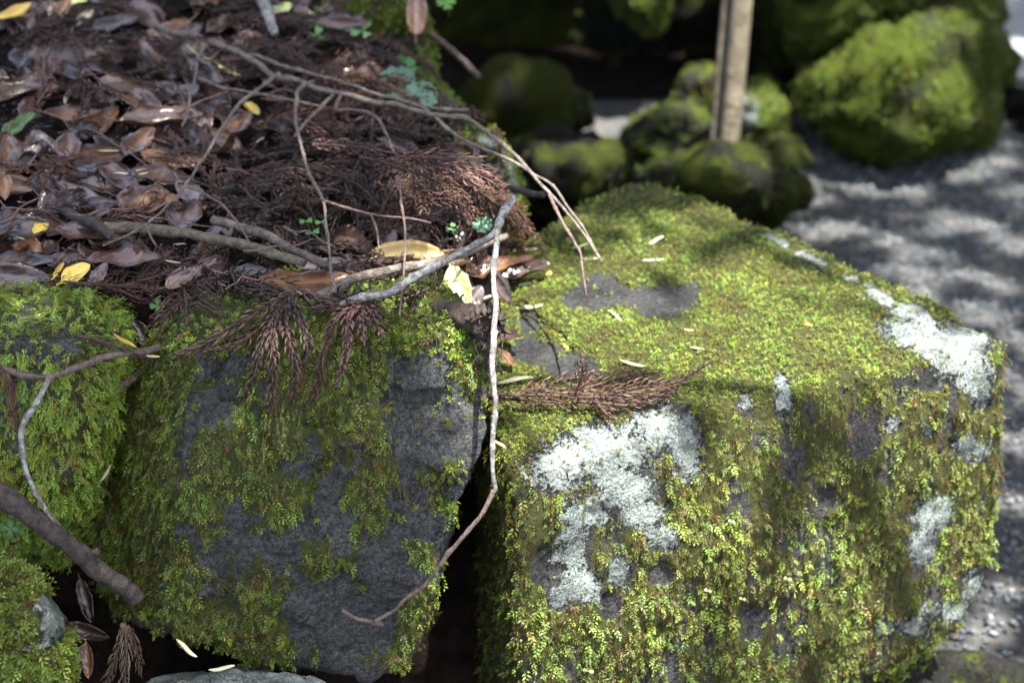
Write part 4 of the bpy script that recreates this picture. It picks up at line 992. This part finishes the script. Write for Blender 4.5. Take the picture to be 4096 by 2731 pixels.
twig('fallen_twig', 'long forked grey twig lying across the litter, its tips reaching over the boulder', 'twig_grey', [
    ('stem', YT(mainT) + tail([(1870,480),(2000,560),(2080,640),(2150,720),(2210,790),(2290,880),(2350,960),(2402,1035)]), .0047, .0011, None),
    ('side_twig', YT([(960,212),(1100,258),(1300,312),(1450,360),(1620,410),(1740,435),(1868,440)]), .0027, .0016, None),
    ('side_twig', YT([(1690,430)]) + tail([(1760,490),(1900,580),(2050,640),(2130,690),(2200,735),(2265,820),(2330,910),(2385,1000),(2410,1045)]), .0024, .0009, None),
    ('side_twig', YT([(835,170),(790,235),(778,300),(758,400),(735,505)]), .0027, .0016, None),
    ('side_twig', YT([(1110,298),(1010,375),(930,450),(860,560),(800,650),(745,740),(640,850),(520,935),(410,985)]), .0024, .0010, None),
    ('side_twig', YT([(745,738),(860,800),(950,890),(1000,970)]), .0018, .0010, 'twig_thin'), ('side_twig', YT([(580,895),(605,950),(625,985)]), .0016, .0010, 'twig_thin'),
    ('side_twig', YT([(1240,330),(1192,368),(1180,460),(1200,560),(1230,680),(1290,790),(1310,920),(1320,1050),(1345,1170)]), .0026, .0012, None),
    ('side_twig', YT([(1288,805),(1400,838),(1500,858),(1620,872),(1722,892)]), .0017, .0010, 'twig_thin'), ('side_twig', YT([(1480,855),(1505,920),(1520,1000)]), .0015, .0010, 'twig_thin'),
    ('side_twig', YT([(1340,375),(1290,430),(1225,490),(1180,545)]), .0026, .0018, None),
    ('side_twig', YT([(1360,385),(1345,440),(1400,440),(1480,460),(1540,520),(1575,610),(1600,740),(1615,860),(1620,1000),(1615,1100),(1600,1260)]), .0025, .0009, 'twig_thin'),
    ('side_twig', tail([(2195,770),(2240,870),(2300,980),(2330,1060),(2345,1190)]), .0020, .0010, 'twig_thin'),
    ('side_twig', YT([(790,310),(900,350),(1000,370),(1150,400),(1300,430)]), .0022, .0012, None),
    ('side_twig', YT([(1890,575)]) and tail([(1905,585),(1895,650),(1930,760),(1975,870)]), .0018, .0010, 'twig_thin')])
twig('fallen_twig', 'pale lichen crusted twig propped upright, its broken end hanging before the dark gap', 'twig_pale', [
    ('stem', [(1350,1215,1.985),(1400,1190,1.985),(1530,1180,1.985),(1650,1120,2.00),(1760,1060,2.01),(1880,990,2.02),(1955,950,2.02),(1985,905,2.03),(2015,850,2.04),(2057,775,2.06)], .0037, .0040, None),
    ('hanging_stem', [(1978,925,2.02),(1982,1050,2.00),(1977,1200,1.975),(1972,1330,1.955),(1968,1450,1.94),(1976,1600,1.92),(1970,1800,1.905),(1982,1960,1.90)], .0029, .0024, None),
    ('hanging_tip', [(1982,1955,1.90),(1930,2050,1.89),(1880,2110,1.885),(1800,2220,1.875),(1700,2330,1.87),(1615,2400,1.865),(1580,2440,1.86),(1500,2485,1.855)], .0025, .0018, 'twig_bark'),
    ('end_bar', [(1363,2434,1.85),(1420,2470,1.852),(1490,2492,1.855),(1535,2505,1.86)], .0022, .0026, 'twig_bark')])
twig('fallen_stick', 'grey barked stick lying behind the pale twig at the front of the bank', 'twig_grey', [('stem', YS([(1240,1205),(1330,1165),(1420,1112),(1560,1078),(1700,1055),(1850,1015),(1960,965),(2025,942)]), .0056, .0040, None)], cat='stick')
twig('fallen_stick', 'long greenish brown stick lying across the middle of the litter', 'stick', [('stem', YS([(420,905),(560,912),(700,928),(860,955),(1000,985),(1130,1025),(1215,1055)]), .0066, .0046, None), ('side_twig', YS([(900,960),(925,930),(928,905)]), .0035, .002, None)], cat='stick')
twig('fallen_stick', 'bare brown stick meeting the greenish stick at its lower end', 'twig_bark', [('stem', YS([(850,880),(960,905),(1080,955),(1200,1010),(1310,1058)]), .0052, .0040, None)], cat='stick')
twig('fallen_twig', 'thin forked twig leaning across the fern moss stone', 'twig_bark', [('stem', [(-40,1462,1.93),(60,1488,1.925),(205,1502,1.92),(330,1462,1.915),(450,1418,1.92),(560,1400,1.94),(625,1385,1.96)], .0030, .0032, None),
    ('side_twig', [(205,1500,1.92),(160,1600,1.905),(105,1680,1.90),(82,1760,1.895),(100,1860,1.885),(150,1960,1.875),(200,2060,1.87),(240,2135,1.865)], .0030, .0022, 'twig_pale'), ('side_twig', [(200,2060,1.87),(245,2110,1.87),(268,2150,1.872)], .0018, .0014, None)])
twig('broken_branch', 'thick dark broken branch jutting out between the stones at the foot of the wall', 'branch', [('stem', [(-120,1915,1.86),(0,1995,1.86),(100,2055,1.862),(280,2180,1.87),(400,2280,1.885),(545,2395,1.90)], .0106, .0096, None), ('bark_knot', [(355,2225,1.878),(378,2205,1.874),(392,2200,1.872)], .006, .003, None)], cat='branch')
twig('fallen_stick', 'dark stub poking out over the rim behind the reddish cedar spray', 'branch', [('stem', [(1960,735,2.62),(2060,755,2.58),(2175,782,2.54)], .0045, .0042, None)], cat='stick')
twig('fallen_stick', 'brown stick poking out of the upright edge stone towards the dark hollow', 'twig_bark', [('stem', [(1600,60,3.08),(1742,153,3.06),(1830,225,3.10),(1914,295,3.06)], .0050, .0048, None)], cat='stick')
twig('fallen_twig', 'short twig shaggy with mint lichen at the top of the litter', 'twig_pale', [('stem', YT([(1030,-40),(1055,20),(1075,70),(1092,130)]), .010, .006, None)])
twig('fallen_twig', 'mossy grey stick wedged in the cleft beside the grey stone', 'twig_bark', [('stem', [(415,1610,2.0),(480,1560,2.01),(540,1520,2.02),(610,1470,2.04)], .0042, .0040, None)])
twig('fallen_stick', 'dark cedar stick sloping down the left of the litter', 'branch', [('stem', YS([(225,820),(300,860),(380,900),(470,960),(560,1010)]), .0060, .0045, None)], cat='stick')
# fine dry twiglets
k = 0
while k < 15:
    px, py = random.uniform(0, 1900), random.uniform(60, 1150)
    if not in_bank(px + 80, py): continue
    k += 1; a = random.uniform(-.6, .6); L = random.uniform(90, 320); pts = []
    for s in range(5): pts.append((px + cos(a) * L * s / 4, py + sin(a) * L * s / 4 + random.gauss(0, 6)))
    if not in_bank(pts[-1][0] + 30, pts[-1][1]): continue
    twig('fallen_twig', 'fine dry twiglet lying loose in the litter of the bank', random.choice(['twig_thin', 'twig_thin', 'twig_bark']), [('stem', YT(pts), random.uniform(.0008, .0017), .0006, None)], 'fine twiglets of the litter heap')

# rotten stub with shaggy fibres
a, b = P_y(1770, 1255, 2.06), P_y(1945, 1292, 1.985)
stub = thing('rotten_stub', a, 'rotten broken branch stub with shaggy dark fibres beside the upright twig', 'wood')
V, F, _ = tube([a, a * .5 + b * .5, b], [.014, .016, .018], 18, 0, 2, res=26); V = V + fbm(V, 110, 4, 3, .65)[:, None] * .012 * unit(V - (a + b) / 2)
obj('wood', py_mesh('wood', V, F), M['rot'], stub)
for i in range(26):
    an = random.uniform(0, 2 * pi); c = b + np.array([cos(an) * .016, -.004, sin(an) * .016]); e = c + np.array([random.gauss(0, .006), -random.uniform(.002, .012), random.gauss(.002, .006)])
    V, F, _ = tube([c + np.array([0, .02, 0]), c, e], [.0035, .003, .0008], 4, .3, i, res=6); obj('splinter', py_mesh('splinter', V, F), M['rot'], stub)
for i in range(22):
    c = b + np.array([random.uniform(-.012, .022), -.006, random.uniform(-.02, 0)]); pts = [c]
    for s in range(4): pts.append(pts[-1] + np.array([random.gauss(.001, .004), random.gauss(-.002, .003), -random.uniform(.006, .016)]))
    V, F, _ = tube(pts, np.linspace(.0008, .0004, 5), 4, 0, i, res=10); obj('fibre', py_mesh('fibre', V, F), M['rot'], stub)

# ------------------------------------------------------------------ husks, sprouts
def husk_mesh(L, Wd, curve, seed):
    r = np.random.default_rng(seed); n, m = 9, 6; u = np.linspace(0, 1, n); w = Wd * .5 * (np.sin(pi * np.clip(u * .94 + .03, 0, 1)) ** .55)
    an = np.arange(m) * 2 * pi / m
    x = (u - .5) * L; y = curve * L * (u - .5) ** 2 + r.uniform(-.03, .03) * L * np.sin(u * 6)
    V = np.stack([np.repeat(x, m), np.repeat(y, m) + np.outer(w, np.cos(an)).ravel(), np.outer(w * .38, np.sin(an)).ravel()], 1)
    i = np.arange(n - 1)[:, None] * m; j = np.arange(m)[None]; kk = (j + 1) % m
    F = np.stack([i + j, i + kk, i + m + kk, i + m + j], -1).reshape(-1, 4).tolist() + [list(range(m))[::-1], list(range((n - 1) * m, n * m))]
    return V, F
HS = [0]
def husk(px, py, L, ang, label, group=None, mat='seed', wid=.17, lift=.004, pos=None):
    if pos is None:
        p, n, d = hit(px, py, lift)
        if p is None: return
    else: p, n = pos, np.array([0, -.7, .7])
    HS[0] += 1; dep = (p - CAM) @ FWD; Lm = L * dep * 2 * TANH / 4096
    n = unit(n + np.array([0, -.25, .4])); a = radians(ang); dr = RT * cos(a) + UP * sin(a); X = unit(dr - n * (dr @ n)); Yv = np.cross(n, X)
    V, F = husk_mesh(Lm, Lm * wid, random.uniform(-.3, .3), HS[0]); o = obj('husk', py_mesh('husk', V @ np.stack([X, Yv, n]) + 0, F), M[mat]); o.location = p
    attr(o.data, 'vein', np.zeros(len(V))); attr(o.data, 'rib', np.zeros(len(V))); tag(o, label, 'husk', group)
GH = 'pale husks on the boulder'; LH = 'pale yellow slender husk lying on the moss of the boulder top'
for (x, y, L, a) in ((2093,997,125,-18),(2322,984,75,22),(2367,1035,85,-2),(2112,1229,125,-12),(2463,1261,98,-68),(2533,1456,112,-17),(2106,1134,75,14),(2612,968,98,28),(2612,1040,90,-5),(3257,1088,52,36),(1945,1190,80,15)):
    husk(x, y, L, a, LH, GH, lift=.008)
husk(2058,1516,150,16,'broad white husk beside the reddish cedar spray on the boulder',wid=.2,lift=.012)
husk(2259,1383,64,-52,'small rust brown bud scale on bare rock of the boulder top',mat='seed_rust',wid=.3)
husk(2755,1320,42,-20,'tiny brown scale on the moss of the boulder top',mat='seed_rust',wid=.35,lift=.008)
husk(2790,1392,60,-10,'dark red crumpled scale on the moss of the boulder top',mat='seed_rust',wid=.25,lift=.008)
husk(3232,1298,40,-30,'red brown scale in the moss near the lichen corner of the boulder',mat='seed_rust',wid=.5,lift=.008)
husk(2195,1095,55,80,'yellow rounded bud at the tip of the dark red leaf',mat='leaf_tan',wid=.5,lift=.01)
GH2 = 'pale husks in the litter'; LH2 = 'pale yellow husk lying on the brown litter of the bank'
for (x, y, L, a) in ((268,383,120,82),(434,603,85,12),(60,944,100,-50),(10,310,60,0),(690,1047,65,-12),(1129,772,40,80),(880,1135,55,-25),(720,975,50,15),(1270,560,40,20),(1040,560,50,60)):
    husk(x, y, L, a, LH2, GH2, lift=.055)
husk(523,695,140,4,'husk half rusty half yellow on the smooth brown leaf',lift=.06,wid=.13)
husk(497,1362,110,-36,'orange husk lying at the edge of the cleft by the dark leaf',mat='leaf_yellow',pos=P_y(497,1362,1.945))
husk(606,1425,70,-8,'yellow husk in the cleft under the thin twig',mat='leaf_tan',pos=P_y(606,1425,1.97))
husk(744,2592,115,-42,'pale green husk lying under the grey stone',pos=P_y(744,2592,1.915))
husk(887,2672,105,10,'pale green husk with pink tip on the lichen stone below',pos=P_y(887,2672,1.875))
husk(425,1892,85,65,'pale husk stuck in the cleft beside the fern moss stone',pos=P_y(425,1892,1.97))
husk(2000,1775,60,-40,'yellow husk at the lip of the dark gap',mat='leaf_tan',pos=P_y(2000,1775,1.955),wid=.25)

def sprout(px, py, y, nl, size, label, col=(.10,.22,.07), stalkh=.03, on=None, group=None, notch=True, facing=(0, -.6, .8)):
    top = P_y(px, py, y) if on is None else on
    t = thing('seedling', top, label, 'seedling', group); n0 = unit(np.array(facing, float))
    for k in range(nl):
        an = 2 * pi * k / nl + .4; X = unit(np.cross(n0, [0.2, 1, .1])); Z = np.cross(n0, X); d = X * cos(an) + Z * sin(an); s = np.cross(n0, d)
        L = .72 * size * random.uniform(.85, 1.15); out = [top]
        prof = [(.25, .18), (.55, .40), (.8, .46), (1.0, .30), (1.05 if not notch else .92, 0), (1.0, -.30), (.8, -.46), (.55, -.40), (.25, -.18)]
        V = [top] + [top + d * L * a_ + s * L * b_ + n0 * L * (.25 * a_ - .2 * abs(b_)) for a_, b_ in prof]
        m = len(V); V2 = V + [v - n0 * .0004 for v in V]; F = [[0, i, i + 1] for i in range(1, m - 1)] + [[m, m + i + 1, m + i] for i in range(1, m - 1)] + [[i + 1, i, m + i, m + i + 1] for i in range(1, m - 1)]
        me = py_mesh('leaflet', V2, F); cattr(me, np.array(col)[None] * np.ones((len(V2), 1)) * random.uniform(.85, 1.2)); obj('leaflet', me, M['sprout'], t)
    V, F, _ = tube([top, top + np.array([.004, .01, -stalkh * .5]), top + np.array([.002, .016, -stalkh])], [.0007, .0007, .0008], 5, 0, 1, res=6)
    me = py_mesh('stalk', V, F); cattr(me, np.array([(.15, .22, .08)]) * np.ones((len(V), 1))); obj('stalk', me, M['sprout'], t)
def on_litter(px, py, l=.05): return hit(px, py, l)[0]
sprout(632,1222,0,4,.013,'four lobed green seedling in the cedar mat behind the fern moss stone',on=on_litter(632,1222,.03))
sprout(1250,928,0,2,.014,'round green seedling leaves growing among dark cedar',on=on_litter(1250,928,.06))
sprout(1222,885,0,2,.011,'smaller pair of seedling leaves above the round green ones',on=on_litter(1222,885,.06))
sprout(1285,888,0,2,.010,'tiny green seedling right of the round green ones',on=on_litter(1285,888,.06))
sprout(1940,900,0,5,.017,'bluish green lobed seedling at the rim behind the pale twig',col=(.12,.22,.14),on=on_litter(1930,900,.04))
sprout(1805,915,0,3,.010,'tiny clover seedling on a thin stalk behind the yellow tan leaf',on=on_litter(1805,915,.05))
sprout(1590,750,0,3,.010,'faint green seedling in the middle of the cedar heap',on=on_litter(1490,795,.04))
sprout(1270,140,0,3,.020,'pale green seedling high on the litter',col=(.16,.30,.10),on=on_litter(1265,140,.04))
sprout(1450,120,0,3,.024,'light green seedling leaf at the mossy rim of the bank',col=(.14,.26,.10),on=on_litter(1450,125,.04))
sprout(1580,335,0,6,.040,'small bluish fern tuft on the lichen edge stone',col=(.12,.21,.14),on=on_litter(1600,345,.05))
sprout(1680,390,0,6,.036,'second bluish fern tuft beside the lichen on the edge stone',col=(.13,.22,.15),on=on_litter(1685,385,.05))
sprout(1620,270,0,5,.030,'small green fern sprig behind the lichen edge stone',col=(.08,.20,.06),on=on_litter(1610,275,.05))
sprout(1785,10,3.1,4,.022,'green leaf tuft at the brow of the dark hollow',col=(.14,.30,.07))
sprout(40,2115,1.87,4,.017,'green lobed seedling below the broken branch',col=(.05,.11,.035),facing=(.1,-.9,.4))
for x, y in ((2353,2682),(2832,2362),(2925,2085),(2970,2395),(3150,2315)):
    o = on_litter(x, y, .012)
    sprout(x, y, 0, 2, .010 if y > 2600 else .0065, 'pair of tiny pale sprout leaves on the front moss of the boulder', col=(.42,.50,.22), on=o, stalkh=.008, notch=False, facing=(.2,-.9,.3), group='tiny sprouts on the boulder front')

# ------------------------------------------------------------------ trees that shade the place (their crowns are overhead)
def shadow_at(p, z=-.3): return p + SUN * ((z - p[2]) / SUN[2])
LIT = []        # gaps in the crown: (x, y, rx, ry, strength)
def gap(px, py, r, how, s=1.0):
    if how == 'g': w = P_z(px, py, -.69)
    elif how == 't': w = P_z(px, py, 0.0)
    else: w = P_y(px, py, how)
    q = shadow_at(w); LIT.append((q[0], q[1], r, s))
GAPS_G = [(3420,610,.10),(3300,640,.07),(3560,680,.06),(3380,720,.07),(3200,760,.05),(3050,760,.05),(3150,830,.06),(3500,760,.05),(3620,760,.05),(3800,700,.07),(3950,690,.07),(4020,640,.09),(4050,760,.06),(3780,850,.06),
          (3950,900,.07),(4060,950,.06),(3400,900,.05),(3550,950,.06),(3700,1000,.05),(3850,1080,.06),(4000,1130,.08),(3650,1170,.06),(3900,1240,.06),(4080,1350,.06),(3980,1480,.06),(4060,1750,.05),(4050,2000,.06),(4000,2350,.06),(3220,560,.05),(2540,455,.07),(2480,470,.05),(2250,520,.06),(2400,520,.06),(3260,600,.06),(4050,190,.16),(3980,2480,.05)]
for x, y, r in GAPS_G: gap(x, y, r * .30, 'g')
for i in range(22):
    x, y = random.uniform(2900, 4300), 520 + 1900 * random.random() ** 1.7; gap(x, y, random.choice([.005, .01, .02, .035]), 'g')
for x, y, r, yy in ((2570,60,.09,5.1),(2600,110,.07,5.1),(3010,390,.05,4.87),(3060,370,.04,4.87),(2820,500,.04,4.85),(2780,430,.05,4.85),(2790,300,.05,5.12),(3420,190,.05,4.7),(3520,260,.04,4.7),(3560,360,.05,4.68),(3400,400,.03,4.68),(3660,130,.06,4.72),(3780,260,.03,4.7),(3500,-10,.07,5.2),(3620,30,.05,5.2),(3900,60,.04,5.2),(3300,330,.03,4.68),(3720,430,.04,4.66),
                    (3680,2640,.10,2.25),(3760,2660,.10,2.3),(3980,2680,.08,2.5),(2300,560,.05,4.2),(2200,640,.03,4.15),(2420,640,.05,4.15),(2300,760,.03,4.12),(2380,760,.03,4.1),(2860,780,.04,4.05),(3000,790,.03,4.05),(2950,60,.05,4.12),(2930,250,.05,4.1),(2915,450,.05,4.1),(3130,110,.06,5.4),(3150,260,.05,5.4),(2760,60,.03,5.8),(2250,120,.03,5.9),(2350,260,.025,5.85)):
    gap(x, y, r, yy)
N = 82000
tx = rng.uniform(-2.4, 3.6, N); ty = rng.uniform(.2, 9.0, N); ss = rng.uniform(3.9, 6.4, N)
T = np.c_[tx, ty, np.full(N, -.3)]; pos = T + SUN[None] * ss[:, None]
dens = np.full(N, .97)
# half-open crown over the boulder
bc = shadow_at(P_z(2900, 1350, 0)); fc = shadow_at(P_y(2600, 2200, 2.03))
o1 = np.exp(-(((tx - bc[0]) / .52)**2 + ((ty - bc[1]) / .56)**2)**2); o2 = np.exp(-(((tx - fc[0]) / .36)**2 + ((ty - fc[1]) / .36)**2)**2)
dens *= 1 - np.clip(np.maximum(o1 * .97, o2 * .97), 0, 1)
for gx_, gy_, r, s in LIT: dens *= np.where((tx - gx_)**2 + (ty - gy_)**2 < (r * 1.1 + .04)**2, 1 - s, 1)
k = rng.random(N) < dens; pos = pos[k]; n = len(pos)
ax = unit(rng.normal(size=(n, 3)) + np.array([0, 0, -.3])); nr = unit(np.cross(ax, rng.normal(size=(n, 3)))); sdv = np.cross(ax, nr)
L = rng.uniform(.10, .165, n)[:, None]
V = np.stack([pos - ax * L * .5, pos + sdv * L * .26 + nr * L * .05, pos + ax * L * .5, pos - sdv * L * .26 + nr * L * .05], 1).reshape(-1, 3)
ctr = pos.mean(0); tb = np.array([ctr[0] + 1.6, ctr[1] - 2.6, -.7])
tr_ = thing('shade_tree', tb, 'broadleaf tree overhead whose gappy crown dapples the stones and gravel', 'tree')
me = np_mesh('crown', V, np.arange(len(V)).reshape(-1, 4), smooth=False); cattr(me, np.repeat(np.array([(.06, .12, .02)]) * rng.uniform(.7, 1.3, (n, 1)), 4, 0))
obj('crown', me, M['canopy'], tr_, 'stuff')
V, F, _ = tube([tb, tb + np.array([-.1, .1, 1.6]), tb + np.array([-.2, .3, 3.0]), tb + np.array([-.3, .5, 4.2])], [.22, .18, .14, .08], 14, .1, 4, res=40); obj('trunk', py_mesh('trunk', V, F), M['trunk'], tr_)
for i in range(4):
    st = tb + np.array([-.25, .4, 3.0 + .2 * i]); en = ctr + np.array([(-2.2, 1.8, -.4, 2.4)[i], (-2.2, -1.9, -2.6, -.6)[i], random.uniform(-.3, .8)])
    V, F, _ = tube([st, st * .5 + en * .5 + np.array([0, 0, .3]), en], [.035, .018, .006], 8, .1, i, res=16); obj('limb', py_mesh('limb', V, F), M['trunk'], tr_)
# unseen evergreen shrub, added to keep skylight out of the dark hollow
n = 9000; q = np.c_[rng.uniform(-1.6, 1.35, n), rng.uniform(4.9, 7.6, n), rng.uniform(0, 1, n)]; q[:, 2] = .02 + q[:, 2] * 1.3 * (1 - .25 * np.abs(q[:, 1] - 6.2)) + (q[:, 1] < 5.6) * .15
ax = unit(rng.normal(size=(n, 3))); nr = unit(np.cross(ax, rng.normal(size=(n, 3)))); sdv = np.cross(ax, nr); L = rng.uniform(.07, .13, n)[:, None]
V = np.stack([q - ax * L * .5, q + sdv * L * .25, q + ax * L * .5, q - sdv * L * .25], 1).reshape(-1, 3)
sh = thing('added_shade_shrub', (-.1, 6.6, -.7), 'unseen dense evergreen shrub added to shade the dark hollow of the garden rocks', 'shrub')
me = np_mesh('crown', V, np.arange(len(V)).reshape(-1, 4), smooth=False); cattr(me, np.repeat(np.array([(.03, .07, .015)]) * rng.uniform(.7, 1.3, (n, 1)), 4, 0)); obj('crown', me, M['canopy'], sh, 'stuff')
V, F, _ = tube([(-.1, 6.7, -.7), (-.05, 6.6, 0), (.1, 6.5, .8)], [.07, .05, .02], 10, .1, 4, res=14); obj('trunk', py_mesh('trunk', V, F), M['trunk'], sh)

# hedge plants out of view, added to cut low skylight and deepen contrast
ADDED_HEDGES = [(-3.3, 1.5, 1.1, 2.2, 3.4, 'left of the bank'), (-3.0, 5.6, 1.2, 1.9, 3.6, 'behind the bank'), (3.6, 3.0, .9, 2.2, 3.0, 'across the gravel'), (3.9, 7.2, 1.2, 1.6, 3.2, 'beyond the grey path'), (.2, 9.4, 2.6, .9, 3.8, 'behind the shaded rocks'), (-2.2, -2.6, 1.5, .9, 2.6, 'before the fern moss stone')]
for hx, hy, rx, ry, hh, where in ADDED_HEDGES:
    n = 5200; d = unit(rng.normal(size=(n, 3))) * rng.uniform(.55, 1, (n, 1)); q = np.array([hx, hy, -.7 + hh * .5]) + d * np.array([rx, ry, hh * .52]); q[:, 2] = np.maximum(q[:, 2], -.62)
    ax = unit(rng.normal(size=(n, 3))); nr = unit(np.cross(ax, rng.normal(size=(n, 3)))); sdv = np.cross(ax, nr); L = rng.uniform(.12, .22, n)[:, None]
    V = np.stack([q - ax * L * .5, q + sdv * L * .25 + nr * L * .06, q + ax * L * .5, q - sdv * L * .25 + nr * L * .06], 1).reshape(-1, 3)
    sh = thing('added_shade_shrub', (hx, hy, -.7), 'unseen evergreen shrub added to cut low skylight, ' + where, 'shrub', 'unseen shrubs added to cut low skylight')
    me = np_mesh('crown', V, np.arange(len(V)).reshape(-1, 4), smooth=False); cattr(me, np.repeat(np.array([(.025, .055, .012)]) * rng.uniform(.6, 1.4, (n, 1)), 4, 0)); obj('crown', me, M['canopy'], sh, 'stuff')
    V, F, _ = tube([(hx, hy, -.7), (hx + .05, hy, .2), (hx + .1, hy - .05, hh * .6)], [.08, .06, .02], 10, .1, 4, res=14); obj('trunk', py_mesh('trunk', V, F), M['trunk'], sh)
